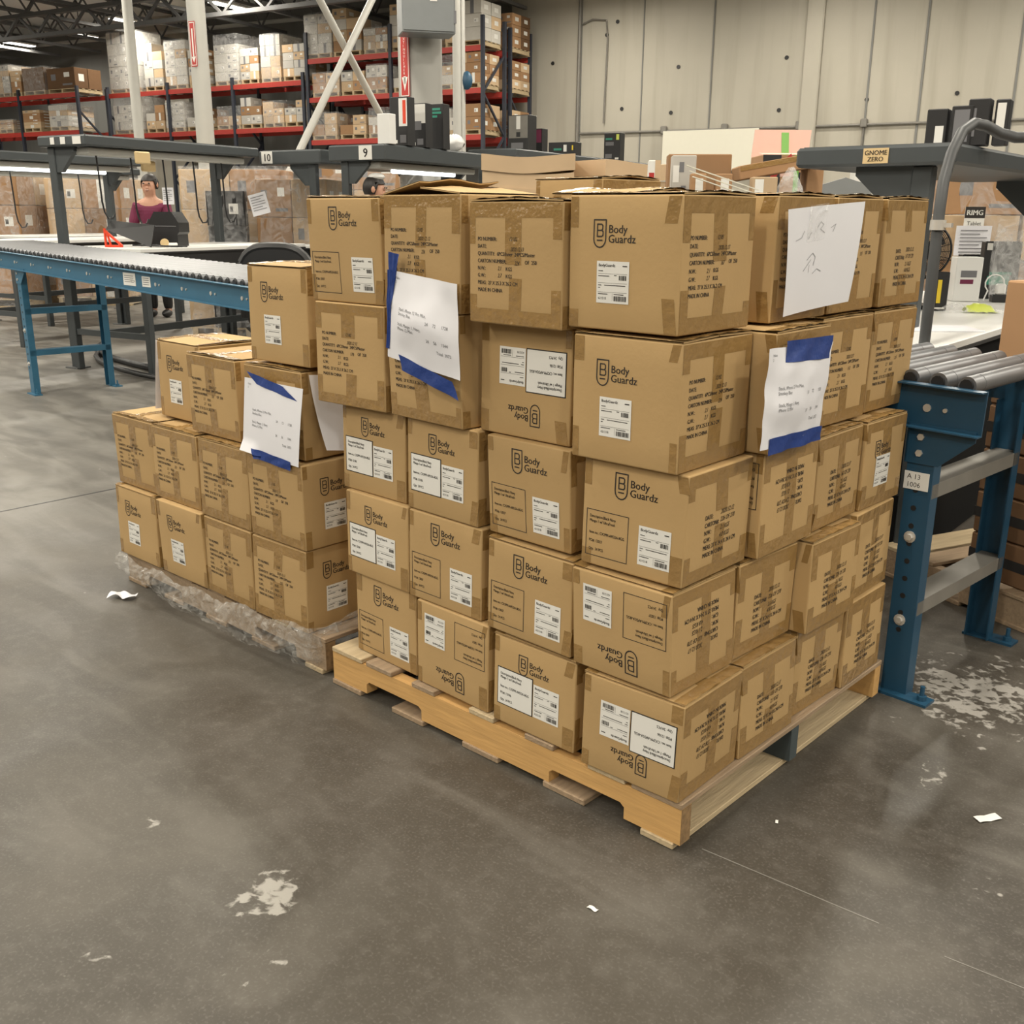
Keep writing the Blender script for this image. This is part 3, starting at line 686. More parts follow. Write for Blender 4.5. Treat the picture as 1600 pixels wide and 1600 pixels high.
# scrap of paper on the floor
mb = MB(); mb.grid(lambda a, b: (-.05+.1*a, -.022+.045*b+.012*math.sin(6*a), .006+.012*abs(math.sin(5*a+b*2))), 10, 4)
single('paper_scrap', mb, 'paper', 'small curled white scrap lying on the floor left of the shorter stack', 'paper scrap', (-2.33, -.1, 0), rad(40), smooth=True)
for i, (x, y, s) in enumerate(((-.02, -.28, .012), (.45, .6, .03), (.1, .25, .008))):
    mb = MB(); mb.grid(lambda a, b: (-s+2*s*a, -s*.4+s*.8*b, .001+.003*abs(math.sin(4*a+i))), 6, 2)
    single('debris_flake', mb, 'label', ['tiny pale chip on the floor front of the pallet', 'pale sliver on the floor by the blue leg', 'small white fleck on the floor right of the pallet'][i], 'debris', (x, y, 0), i)
mb = MB(); mb.bar((.03, .045, .0003), (.42, .075, .0003), .0025, .0006); mb.bar((.55, .07, .0003), (.9, .11, .0003), .002, .0006); struct('trim_6', mb, 'galv')
mb = MB(); mb.box((0, 0, .0004), (.012, 30, .0008)); struct('trim_5', mb, 'black', loc=(-3.92, 8, 0), rz=rad(1))

# ------------------------------------------------------------------ roller conveyors
def conveyor(label, x0, x1, legs, blue, z_at, roller_group=None, W=.62):
    """runs along x (root turned so that the line drifts back to the left); local y 0 = near rail"""
    t = thing('roller_conveyor', label, 'conveyor', (0, 1.085, 0), rad(-3.4))
    for y, nm in ((0, 1), (W, -1)):
        mb = MB()
        a, b = Vector((x0, y, z_at(x0))), Vector((x1, y, z_at(x1)))
        mb.bar(a+Vector((0, 0, -.06)), b+Vector((0, 0, -.06)), .005, .12)
        for dz in (-.002, -.118): mb.bar(a+Vector((0, -nm*.0-(.016 if nm > 0 else -.016), dz)), b+Vector((0, -(.016 if nm > 0 else -.016), dz)), .032, .004)
        r = part('side_rail', mb, blue, t)
        if nm > 0:
            mb = MB(); x = x0+.12
            while x < x1-.04:
                for dx, q in ((0, .011), (.05, .006)):
                    z = z_at(x+dx)-.065; mb.cyl((x+dx, -.0025, z), (x+dx, -.0065 if q > .01 else -.008, z), q, 10, 0)
                x += .33
            put('rail_bolt', mb.mesh('rail_bolt', 'steel', True), r)
    n = int((x1-x0-.05)/.0765); rm = None
    mb = MB(); mb.cyl((0, .012, 0), (0, W-.012, 0), .0245, 14); mb.cyl((0, .075, 0), (0, .083, 0), .0252, 14); mb.cyl((0, W-.09, 0), (0, W-.082, 0), .0252, 14)
    mb.cyl((0, .004, 0), (0, .013, 0), .018, 10, 1); mb.cyl((0, W-.013, 0), (0, W-.004, 0), .018, 10, 1)
    rm = mb.mesh('roller', ['zinc', 'black'], True)
    for i in range(n):
        x = x1-.06-i*.0765; put('roller', rm, t, (x, 0, z_at(x)+.006))
    for lx in legs:
        zt = z_at(lx)-.12; feet = []
        for y in (.0, W):
            s = -1 if y == 0 else 1
            mb = MB()
            mb.box((lx, y, zt/2+.004), (.075, .004, zt)); mb.box((lx-.036, y-s*.022, zt/2+.004), (.004, .045, zt)); mb.box((lx+.036, y-s*.022, zt/2+.004), (.004, .045, zt))
            l = part('leg', mb, blue, t)
            mb = MB(); mb.prism([(lx-.045, zt-.1), (lx+.05, zt-.1), (lx+.14, zt-.02), (lx+.14, zt+.01), (lx-.045, zt+.01)], lambda a, b, q, y=y, s=s: (a, y+s*(.003+q), b), .004)
            put('gusset_plate', mb.mesh('gusset_plate', blue), l)
            mb = MB()
            z = .2
            while z < zt-.15:
                mb.cyl((lx-.005, y+s*.0021, z), (lx-.005, y+s*.003, z), .008, 8); z += .052
            put('adjustment_holes', mb.mesh('adjustment_holes', 'black'), l)
            for z in (.23, .48, zt-.025, zt-.07):
                mb = MB(); mb.cyl((lx-.005, y+s*.002, z), (lx-.005, y+s*.005, z), .017, 12); mb.cyl((lx-.005, y+s*.005, z), (lx-.005, y+s*.013, z), .01, 6); put('bolt', mb.mesh('bolt', 'steel', True), l)
            mb = MB(); mb.box((lx+.03, y, .004), (.16, .06, .008)); mb.cyl((lx+.085, y, .008), (lx+.085, y, .05), .007, 8); mb.cyl((lx+.085, y, .008), (lx+.085, y, .022), .014, 8)
            put('foot_plate', mb.mesh('foot_plate', 'blue2' if blue == 'blue2' else 'blue'), l)
        for z in ((.33, .64) if blue == 'blue2' else (.29, .635)):
            mb = MB(); mb.box((lx, W/2, z), (.075, W-.01, .004)); mb.box((lx+.036, W/2, z-.02), (.004, W-.01, .04)); mb.box((lx-.036, W/2, z-.02), (.004, W-.01, .04))
            part('cross_brace', mb, ['galv'] if blue == 'blue' else [blue], t)
    return t
zl = lambda x: .912-.0192*x
cr = conveyor('blue roller conveyor end with bolted legs right of the taller stack', -1.75, .172, (.02, -1.4), 'blue', zl)
cl = conveyor('light blue roller conveyor running off to the left behind the shorter stack', -8.35, -1.8, (-2.6, -6.88), 'blue2', zl)
mb = MB(); mb.box((.015, -.0045, .642), (.07, .002, .05)); fn = lambda u, v: (u, -.0058, v)
for s_, v_ in (('A 13', .647), ('1006', .624)): write(mb, s_, fn, -.012, v_, .02, 1)
part('asset_sticker', mb, ['label', 'ink'], cr, label='white half-peeled number sticker on the leg')
for x, w_, h_ in ((-4.95, .17, .075), (-4.72, .11, .06)):
    mb = MB(); mb.box((x, -.004, zl(x)-.058), (w_, .002, h_)); fn = lambda u, v: (u, -.0054, v)
    for k in range(4): rect(mb, fn, x-w_*.4, zl(x)-.04-k*.012, x+w_*.35, zl(x)-.036-k*.012, 1)
    part('rail_sticker', mb, ['label', 'greyprint'], cl, label='white printed sticker on the rail')
# hose on the floor behind the left conveyor
mb = MB(); mb.tube([(-7.3+2*math.sin(-1.2+.2*k), 3.4-.7*math.cos(-1.2+.2*k), .03) for k in range(14)], .028, 10)
mb.tube([(-7.0+1.9*math.sin(-1.2+.2*k), 3.3-.85*math.cos(-1.2+.2*k), .03) for k in range(13)], .022, 10)
single('floor_hose', mb, 'black', 'black hose looping on the floor behind the light blue conveyor', 'hose', smooth=True)

# ------------------------------------------------------------------ packing stations
def sticker(t, c, w, h, txt=None, col='label', axis='y', size=None):
    mb = MB()
    if axis == 'y': mb.box(c, (w, .003, h)); fn = lambda u, v: (c[0]+u, c[1]-.0025, c[2]+v)
    else: mb.box(c, (.003, w, h)); fn = lambda u, v: (c[0]+.0025, c[1]+u, c[2]+v)
    for i, s in enumerate(txt or ()):
        sz = size or h*.7; write(mb, s, fn, -twidth(s)*sz/2, -sz*.36+(len(txt)-1)*sz*.48-i*sz*.96, sz, 1, bold=.02)
    return part('sticker', mb, [col, 'ink'], t)
def station(label, u, v, length, shelf, table, post_u, zs, zt, cords=0, loc=None, rz=TH, tube=True, apron=1, thick=.085, legs=True, ty0=0):
    """local x = across, y = along; shelf/table = (x0, x1) spans"""
    t = thing('packing_station', label, 'workbench', loc or bw(u, v), rz)
    x0, x1 = shelf
    mb = MB(); mb.box(((x0+x1)/2, length/2, zs-thick/2), (x1-x0, length, thick), b=.012); sh = part('overhead_shelf', mb, 'station', t)
    mb = MB(); mb.box(((x0+x1)/2, length/2, zs+.002), (x1-x0-.05, length-.05, .004)); part('shelf_liner', mb, 'station2', t)
    for y in (.09, length-.09):
        mb = MB(); mb.box((post_u, y, (zs-thick)/2), (.085, .06, zs-thick), b=.006)
        p = part('post', mb, 'station', t)
        g = -1 if abs(post_u-x0) > abs(post_u-x1) else 1
        mb = MB(); mb.prism([(0, 0), (0, -.2), (.06, -.2), (.24, -.035), (.24, 0)], lambda a, b, q: (post_u+g*(.04+a), y-.02+q, zs-thick+b), .04)
        put('gusset', mb.mesh('gusset', 'station'), p)
        mb = MB(); mb.box((post_u, y, .006), (.16, .14, .012)); put('base_plate', mb.mesh('base_plate', 'station2'), p)
    if tube is not None:
        mb = MB(); xm = (x0+x1)/2+.12; mb.box((xm, length/2, zs-thick-.035), (.16, length-.2, .06), b=.01); l = part('light_housing', mb, 'column', t)
        if tube is True: mb = MB(); mb.cyl((xm, .4, zs-thick-.08), (xm, length-.4, zs-thick-.08), .02, 8)
        if tube is True: put('fluorescent_tube', mb.mesh('fluorescent_tube', 'tube', True), l)
    a, b = table; tl, ym = length-ty0, (length+ty0)/2
    mb = MB(); mb.box(((a+b)/2, ym, zt-.015), (b-a, tl, .03), b=.003); part('tabletop', mb, 'lamina', t)
    mb = MB(); mb.box(((a+b)/2, ym, zt-.036), (b-a+.006, tl+.006, .012)); part('table_edge', mb, 'black', t)
    mb = MB()
    for x in (a+.03, b-.03): mb.box((x, ym, zt-.135), (.03, tl-.06, .19))
    mb.box(((a+b)/2, ty0+.03, zt-.135), (b-a-.1, .03, .19)); part('apron', mb, 'black', t)
    for x in (a+.05, b-.05):
        for y in (ty0+.06, length-.06):
            mb = MB(); mb.box((x, y, (zt-.05)/2), (.06, .06, zt-.05), b=.005); part('leg', mb, 'station', t)
    mb = MB(); mb.box((a+.4*(b-a), ym, .33), (.05, tl-.1, .06)); mb.box(((a+b)/2, ty0+.06, .33), (b-a-.1, .04, .05)); part('foot_rail', mb, 'station', t)
    rr = random.Random(int(length*100)+int(zs*1000))
    for k in range(cords):
        y = length*(k+.7)/(cords+.6); x = (x0+x1)/2+.1
        zb = zt+.03+rr.uniform(0, .2)
        mb = MB(); mb.tube([(x, y, zs-thick), (x+.008, y+.004, zs-.3), (x+.004, y+.014, zs-.5), (x-.004, y+.02, zb+.16), (x, y+.032, zb+.07), (x+.01, y+.06, zb+.015), (x+.02, y+.1, zb+.02), (x+.02, y+.125, zb+.06)], .008, 6); part('hanging_cord', mb, 'black', t, True)
    return t
A = station('grey packing station behind the light blue conveyor with white stickers on its shelf end', -7.27, 4.05, 2.02, (0, .6), (.1, 1.12), .08, 1.94, 1.05, 5, tube=1)
for x, w_, tx in ((.2, .05, None), (.33, .06, None), (.5, .1, None)): sticker(A, (x, -.003, 1.898), w_, .055 if w_ < .08 else .06)
for y in (.5,):
    mb = MB(); mb.box((.68, y, 1.78), (.03, .16, .1), b=.01); part('outlet_box', mb, 'tan', A)
mb = MB(); mb.box((.35, .85, 1.73), (.03, .16, .09), b=.01); part('outlet_box', mb, 'tan', A)
B_ = station('grey packing station behind the stack, shelf end numbered ten', -6.82, 6.22, 2.0, (0, .78), (.3, .62), .62, 1.925, 1.03, 0, thick=.13, tube=None)
sticker(B_, (.11, -.003, 1.862), .14, .115, ['10'], size=.1)
C_ = station('grey packing station behind the stack, shelf end numbered nine', -5.86, 6.12, 1.9, (0, .66), (.16, .36), .14, 1.945, 1.03, 0, thick=.14)
sticker(C_, (.44, -.003, 1.876), .15, .125, ['9'], size=.11)
E_ = station('grey packing station far behind the flattened boxes, product boxes along its shelf', -5.75, 8.45, 4.1, (0, .62), (.2, 1.1), .14, 2.03, 1.03, 0, thick=.09, tube=None)
D1s = station('grey packing station at the left edge with hooded lamp beyond the front station', -9.9, 4.75, 2.2, (0, .62), (.1, 1.1), .08, 1.93, 1.05, 2)
sticker(D1s, (.38, -.003, 1.888), .1, .07)
D2s = station('grey packing station farthest left with a bare white top', -11.6, 6.2, 2.2, (0, .62), (.1, 1.3), .08, 1.9, 1.05, 1, tube=1)
G_ = station('grey packing station right of the taller stack with lettered tan plate', 0, 0, 2.4, (-.65, .02), (-.8, .19), -.125, 1.62, .885, 0, loc=(-.575, 2.62, 0), rz=rad(4), thick=.08, ty0=-.55, tube=None)
mb = MB(); mb.box((.165, .92, .44), (.02, 2.86, .8)); mb.box((-.3, -.5, .44), (.9, .02, .8)); part('back_panel', mb, 'matte', G_)  # panel set near black, taking in part of the shade under the table
sticker(G_, (-.3, -.003, 1.58), .105, .06, ['GNOME', 'ZERO'], 'tan', size=.026)
mb = MB(); mb.tube([(.32, -.06, 1.625), (.25, -.09, 1.625), (.2, -.12, 1.64), (.16, -.16, 1.665), (.13, -.21, 1.672), (.112, -.28, 1.64), (.11, -.37, 1.56), (.118, -.45, 1.46), (.125, -.48, 1.36), (.13, -.49, 1.1), (.13, -.49, .89)], .02, 12)
cd = part('power_conduit', mb, 'conduit', G_, True)
mb = MB(); mb.cyl((.128, -.488, 1.295), (.128, -.488, 1.33), .028, 12); mb.box((.155, -.488, 1.312), (.045, .025, .015)); put('conduit_clamp', mb.mesh('conduit_clamp', 'steel', True), cd)
mb = MB(); mb.box((.42, -.04, 1.65), (.24, .09, .06), b=.01); part('wiring_box', mb, 'station2', G_)

# ------------------------------------------------------------------ product boxes on the shelves
def product(name, label, p, s, body, deco=(), rz=TH, group=None, cat='box'):
    t = thing(name, label, cat, p, rz, group)
    mb = MB(); mb.box((0, 0, s[2]/2), s, b=.004); part('body', mb, body, t)
    for k, (u0, v0, u1, v1, m) in enumerate(deco):
        mb = MB(); rect(mb, lambda u, v: (u*s[0]-s[0]/2, -s[1]/2-.001-.0004*k, v*s[2]), u0, v0, u1, v1); part('printed_panel', mb, m, t)
    return t
def on(st, x, y, z): return st.matrix_basis @ Vector((x, y, z))
bpy.context.view_layer.update()
GS = 'boxes along the station shelves'
product('product_box', 'small white carton on the shelf numbered nine, left of black boxes', on(C_, .6, .12, 1.951), (.14, .1, .26), 'white', group=GS)
product('product_box', 'black retail box with white window and orange stripe on shelf numbered nine', on(C_, .57, .42, 1.951), (.2, .12, .43), 'black', ((.5, .4, .97, .97, 'white'), (.72, .45, .9, .93, 'orange'), (.1, .05, .4, .12, 'label'), (.55, .06, .9, .22, 'greyprint')), group=GS)
product('product_box', 'grey topped box picturing headphones on shelf numbered nine', on(C_, .57, .72, 1.951), (.2, .12, .4), 'black', ((.02, .55, .98, .98, 'label'), (.35, .4, .75, .6, 'greyprint'), (.06, .05, .4, .12, 'label'), (.5, .06, .85, .2, 'greyprint')), group=GS)
product('product_box', 'black retail box with teal lines of print on shelf numbered nine', on(C_, .56, 1.02, 1.951), (.23, .12, .42), 'black', ((.2, .86, .85, .91, 'teal'), (.2, .78, .9, .83, 'teal'), (.2, .7, .7, .75, 'teal'), (.12, .1, .18, .5, 'greyprint')), group=GS)
mb = MB(); mb.grid(lambda a, b: ((.13+.03*noise.noise(Vector((a*6, b*4, 1))))*math.cos(2*math.pi*a)*math.sin(math.pi*(.02+.95*b))**.6, (.07+.02*noise.noise(Vector((a*5, b*5, 2))))*math.sin(2*math.pi*a)*math.sin(math.pi*(.02+.95*b))**.6, .17*(1-b)+.02*noise.noise(Vector((a*7, b*3, 3)))*(1-b)), 20, 10)
single('plastic_bag', mb, 'white', 'crumpled white bag on the shelf right of the teal printed box', 'bag', on(C_, .5, 1.42, 1.951), TH, smooth=True)
product('product_box', 'silver and black coffee maker box on the far shelf', on(E_, .4, .55, 2.036), (.26, .2, .38), 'black', ((.03, .35, .97, .98, 'galv'), (.4, .6, .6, .97, 'label'), (.4, .38, .6, .52, 'black'), (.15, .05, .75, .22, 'greyprint')), group=GS)
product('product_box', 'small dark box beside the coffee maker box', on(E_, .45, .9, 2.036), (.12, .14, .26), 'black', ((.2, .4, .9, .95, 'maroon'),), group=GS)
product('product_box', 'black box lying flat with white crescent on the far shelf', on(E_, .35, 1.75, 2.036), (.36, .2, .16), 'black', ((.2, .4, .5, .55, 'teal'), (.58, .3, .7, .8, 'label'), (.9, .4, .95, .75, 'yellow')), group=GS)
product('product_box', 'black upright box with teal print at the end of the far shelf', on(E_, .4, 3.15, 2.036), (.24, .15, .36), 'black', ((.1, .75, .5, .82, 'teal'), (.1, .55, .6, .68, 'greyprint'), (.1, .1, .5, .25, 'greyprint'), (.75, .75, .92, .95, 'lime'), (.7, .05, .92, .12, 'label')), group=GS)
GB = 'black boxes on the shelf with the tan plate'
for x, w_, h_, lb, dec in ((-.105, .085, .152, 'black box with tall white label, left end of the tan plate shelf', ((.45, .02, .85, .55, 'label'),)), (-.005, .085, .16, 'black box with keypad pattern, middle of the tan plate shelf', ((.15, .1, .85, .9, 'greyprint'),)),
                        (.055, .085, .185, 'tallest black box on the tan plate shelf', ((.2, .2, .4, .8, 'greyprint'),)), (.14, .055, .18, 'black box with white picture panel, right end of the tan plate shelf', ((.15, .35, .75, .92, 'label'),))):
    product('product_box', lb, on(G_, x-.07, .36+.3*max(0, x), 1.626), (w_, .08, h_), 'black', dec, rz=rad(10), group=GB)

# things on the front station's table
t = thing('label_printer_stand', 'orange legged stand with slanted black panel on the packing table', 'stand', on(A, .68, .26, 1.051), TH+rad(25)); t.scale = (.68, .7, .9)
mb = MB(); mb.add([(-.26, -.02, .16), (.3, -.02, .0), (.3, .0, .0), (-.26, .0, .16), (-.26, .14, .24), (.3, .14, .2), (.3, .16, .2), (-.26, .16, .24)], [(0, 1, 5, 4), (3, 7, 6, 2), (0, 4, 7, 3), (1, 2, 6, 5), (0, 3, 2, 1), (4, 5, 6, 7)]); part('panel', mb, 'black', t)
mb = MB(); mb.bar((-.27, -.03, 0), (-.27, -.03, .17), .03, .02); mb.bar((-.27, -.03, .15), (-.05, -.05, .01), .03, .02); mb.bar((-.27, -.03, .01), (-.05, -.05, .01), .03, .02); mb.bar((-.2, -.04, .01), (-.24, -.035, .12), .02, .02); part('frame', mb, 'orange', t)
t = thing('label_printer', 'black domed label printer on the packing table', 'printer', on(A, .72, .69, 1.051), TH+rad(20)); t.scale = (.82, .82, 1)
mb = MB(); mb.prism([(-.15, 0), (.15, 0), (.15, .1), (.17, .12), (.17, .2), (.1, .29), (-.1, .29), (-.17, .2), (-.17, .12), (-.15, .1)], lambda a, b, q: (a, -.12+q, b), .24); part('housing', mb, 'black', t)
mb = MB(); mb.box((0, -.122, .17), (.28, .006, .006)); part('seam', mb, 'greyprint', t)
t = thing('tape_gun', 'cream tape gun lying among cables on the packing table', 'tape dispenser', on(A, .9, .46, 1.051), 1); t.scale = (.7, .7, .7)
mb = MB(); mb.cyl((0, -.03, .05), (0, .03, .05), .05, 16); part('roll', mb, 'tan', t); mb = MB(); mb.box((.09, 0, .03), (.12, .05, .04), b=.01); part('handle', mb, 'white', t)
mb = MB()
for k in range(3): mb.tube([(-.3+.1*k, 0, .01), (-.1, .08-.05*k, .012), (.1+.05*k, -.05, .012), (.25, .05*k, .01)], .008, 6)
single('cable_tangle', mb, 'black', 'tangle of black cables in front of the label printer', 'cable', on(A, .85, .42, 1.051), TH, smooth=True)

# office chair behind the conveyor
def chair():
    t = thing('office_chair', 'black padded office chair tucked behind the light blue conveyor', 'chair', (-5.0, 2.55, 0), rad(40))
    mb = MB(); mb.grid(lambda a, b: (math.sin((a-.5)*1.9)*.27, -.05*math.cos((a-.5)*1.9)-.2, .66+.46*b**.8-.1*abs(2*a-1)**3*b), 14, 8); mb.grid(lambda a, b: (math.sin((a-.5)*1.9)*.27, -.05*math.cos((a-.5)*1.9)-.26, .66+.46*b**.8-.1*abs(2*a-1)**3*b), 14, 8)
    mb.tube([(math.sin((a/12-.5)*1.9)*.27, -.05*math.cos((a/12-.5)*1.9)-.23, 1.12-.1*abs(2*a/12-1)**3) for a in range(13)], .035, 8)
    for sg in (0, 12): mb.tube([(math.sin((sg/12-.5)*1.9)*.27, -.05*math.cos((sg/12-.5)*1.9)-.23, .66+.36*k/4) for k in range(5)], .035, 8)
    part('backrest', mb, 'black', t, True)
    mb = MB(); mb.box((0, .03, .58), (.5, .48, .09), b=.04); part('seat', mb, 'black', t)
    mb = MB(); mb.cyl((0, 0, .1), (0, 0, .55), .03, 10); part('gas_post', mb, 'black', t); mb = MB(); mb.bar((0, -.24, .7), (0, -.1, .55), .06, .02); part('back_bracket', mb, 'black', t)
    for k in range(5):
        a = k*2*math.pi/5; mb = MB(); mb.bar((0, 0, .11), (.29*math.cos(a), .29*math.sin(a), .075), .04, .03); mb.cyl((.29*math.cos(a)-.02, .29*math.sin(a), .03), (.29*math.cos(a)+.02, .29*math.sin(a), .03), .03, 10); part('leg', mb, 'black', t)
    for s in (-1, 1):
        mb = MB(); mb.tube([(s*.27, .02, .6), (s*.3, .02, .7), (s*.3, -.02, .83)], .02, 8); mb.box((s*.3, .05, .85), (.06, .26, .03), b=.012); part('armrest', mb, 'black', t)
chair()

# right-hand table: fan, small boxes, bag
t = thing('desk_fan', 'black wire-caged desk fan on the table behind the taller stack', 'fan', on(G_, -.4, 1.05, .886), rad(20))
mb = MB()
for k in range(16):
    r_ = .03+.0069*k; mb.tube([(r_*math.cos(a*math.pi/14), -.06+.035*(r_/.134)**2, .29+r_*math.sin(a*math.pi/14)) for a in range(29)], .0022, 5)
for k in range(24):
    a = k*math.pi/12; mb.tube([(.03*math.cos(a), -.06, .29+.03*math.sin(a)), (.134*math.cos(a+.25), -.025, .29+.134*math.sin(a+.25)), (.13*math.cos(a+.25), .03, .29+.13*math.sin(a+.25))], .0018, 4)
mb.tube([(.138*math.cos(a*math.pi/16), -.02, .29+.138*math.sin(a*math.pi/16)) for a in range(33)], .006, 6); part('cage', mb, 'black', t)
for k in range(3):
    a0 = k*2*math.pi/3; mb = MB(); mb.grid(lambda p, q: ((.02+.09*p)*math.cos(a0+.9*q*p+.3), -.02+.03*q, .29+(.02+.09*p)*math.sin(a0+.9*q*p+.3)), 6, 6); part('blade', mb, 'greyprint', t, True)
mb = MB(); mb.cyl((0, 0, .29), (0, .1, .29), .05, 14); part('motor', mb, 'black', t)
mb = MB(); mb.bar((0, .06, .02), (0, .06, .27), .03, .03); mb.cyl((0, .04, 0), (0, .04, .02), .1, 18); part('stand', mb, 'black', t)
Gz = .886
product('product_box', 'slim black box with yellow cutter print in front of the fan', on(G_, -.29, 1.0, Gz), (.1, .05, .19), 'black', ((.45, .2, .65, .8, 'yellow'), (.1, .05, .9, .09, 'label')), rz=rad(38))
product('product_box', 'grey white product box on the table right of the fan', on(G_, -.36, 1.73, Gz), (.14, .12, .24), 'white', ((.2, .55, .8, .7, 'greyprint'), (.2, .4, .7, .5, 'maroon')), rz=rad(35))
product('product_box', 'tall black box with teal print on the table right of the fan', on(G_, -.27, 2.05, Gz), (.2, .08, .32), 'black', ((.15, .25, .75, .4, 'teal'), (.2, .42, .8, .47, 'teal'), (.35, .76, .75, .8, 'greyprint'), (.05, .85, .2, .97, 'label')), rz=rad(35))
product('product_box', 'dark box with lit blue panel behind the grey white box', on(G_, -.43, 2.2, Gz), (.2, .1, .24), 'black', ((.1, .2, .6, .85, 'cabinet'),), rz=rad(35))
mb = MB(); mb.grid(lambda a, b: (-.02+.15*a, -.045+.09*b, .004+(.04*math.sin(math.pi*b)**.6)*math.sin(math.pi*min(1, a+.08))**.5+.006*noise.noise(Vector((a*9, b*7, 5)))), 16, 10); mb.grid(lambda a, b: (-.15+.3*a, -.055+.11*b, .002+.055*math.sin(math.pi*b)**.7*(.55+.45*math.sin(7*a))*math.sin(math.pi*(.08+.84*a))+.008*noise.noise(Vector((a*11, b*9, 8)))), 20, 12, 1); single('lime_pouch', mb, ['lime', 'bagfilm'], 'lime green pouch lying on the white table by the black box', 'pouch', on(G_, -.13, 1.02, Gz), rad(35), smooth=True)
t = thing('charger', 'white wall charger and looped cord beside the tall black box', 'charger', on(G_, -.18, 1.78, Gz), rad(35))
mb = MB(); mb.box((0, 0, .07), (.05, .04, .06), b=.008); mb.box((0, 0, .02), (.09, .06, .04), b=.004, mi=1); part('plug', mb, ['white', 'black'], t); mb = MB(); mb.tube([(-.04+.05*math.cos(a*.5), -.02, .1+.05*math.sin(a*.5)) for a in range(9)]+[(-.09, -.02, .01)], .004, 6); part('cord', mb, 'white', t, True)
mb = MB(); mb.grid(lambda a, b: (-.18+.36*a, .05*math.sin(4*a), .42*b*(1-.1*math.sin(5*a))+.001), 14, 8); mb.grid(lambda a, b: (-.18+.36*a, .05*math.sin(4*a)+.06*math.sin(math.pi*b), .42*b*(1-.1*math.sin(5*a))+.001), 14, 8)
single('clear_bag', mb, 'bagfilm', 'clear plastic bag standing at the right end of the white table', 'bag', on(G_, -.1, 1.95, Gz), rad(35), smooth=True)
mb = MB(); mb.box((0, 0, .002), (.3, .22, .003)); single('paper_sheet', mb, 'paper', 'blank white sheet lying flat on the table behind the conveyor end', 'paper', on(G_, .0, .12, Gz-.0005), rad(40))

# dark cartons on a pallet at the right edge
def dark_stack():
    px, py, rz = -.13, 1.95, rad(-22)
    pallet('pale wooden pallet beyond the conveyor leg at the right edge', -.32, .9, 0, 1.0, rz=rz, loc=(px-.03, py+.0), fresh=False, n=7)
    base = Vector((px, py, 0)); c, s = math.cos(rz), math.sin(rz)
    names = ['bottom', 'second from bottom', 'third from bottom', 'fourth from bottom', 'fifth from bottom']
    for i in range(5):
        t = thing('shipping_carton', f'dark flat shipping carton, {names[i]} of the column at the right edge', 'cardboard box', (px+.27*c-.26*s, py+.27*s+.26*c, 0.1215+i*.152), rz, 'dark cartons at the right edge')
        mb = MB(); mb.box((0, 0, .0745), (.5, .46, .149), b=.006); part('body', mb, 'card_dark', t)
        mb = MB(); mb.box((0, -.2305, .0745), (.5, .001, .035)); mb.box((-.2505, 0, .0745), (.001, .46, .035)); part('packing_tape', mb, 'black', t)
    t = thing('shipping_carton', 'brown upright carton on top of the dark cartons at right edge', 'cardboard box', (px+.27*c-.22*s, py+.27*s+.22*c, .1215+5*.152), rz, None)
    mb = MB(); mb.box((0, 0, .13), (.48, .4, .26), b=.006); part('body', mb, 'card2', t)
    mb = MB(); mb.box((0, 0, .2605), (.05, .4, .001)); outline(mb, lambda u, v: (u, -.2008, v), -.1, .05, .12, .16, .006, 1); part('packing_tape', mb, ['tape', 'ink'], t)
dark_stack()

# ------------------------------------------------------------------ columns, braces, cabinet
def steel_column(label, u, v, r=.1, sign=False, conduit=False):
    t = thing('steel_column', label, 'column', bw(u, v), TH)
    mb = MB(); mb.cyl((0, 0, 0), (0, 0, CZ-.05), r, 24); part('shaft', mb, 'column', t, True)
    mb = MB(); mb.box((0, 0, .01), (.4, .4, .02)); part('base_plate', mb, 'column', t)
    if sign:
        mb = MB(); fn = lambda a, b: (a, -r-.004, b)
        mb.box((.02, -r-.001, 3.12), (.09, .004, .46)); outline(mb, fn, -.02, 2.9, .06, 3.34, .008, 1)
        stroke(mb, fn, [(.02, 3.27), (.02, 2.99)], .02, 1); mb.add([fn(-.01, 2.99), fn(.05, 2.99), fn(.02, 2.93)], [(0, 1, 2)], 1); part('arrow_sign', mb, ['signred', 'label'], t)
    if conduit:
        mb = MB(); mb.cyl((.1, -.05, 1), (.1, -.05, CZ-.2), .022, 8); part('conduit', mb, 'column', t, True)
        mb = MB(); mb.ell((.16, -.02, 3.35), (.1, .06, .14)); part('cord_reel', mb, 'blue', t, True)
    return t
steel_column('pale grey steel column with small red arrow sign, left of the brace', -8.46, 7.15, .1, True)
steel_column('pale grey steel column with conduit, right of the grey cabinet', -8.62, 12.85, .1, False, True)
steel_column('slim pale steel column farthest left before the pallet racks', -16.8, 13.6, .1)
def brace(label, p0, p1):
    mb = MB(); mb.tube([p0, p1], .048, 14); t = thing('brace_pipe', label, 'brace', (0, 0, 0)); part('pipe', mb, 'column', t, True); return t
def inter(lo, hi, z0, z1, du=0): return bw(-8.5+du, lo, z0), bw(-8.5+du, hi, z1)
brace('pale diagonal brace pipe rising to the right in front of its crossing brace', *inter(7.3, 12.7, .35, 7.0, .08))
brace('pale diagonal brace pipe falling to the right behind its crossing brace', *inter(7.3, 12.7, 6.2, .6, -.09))

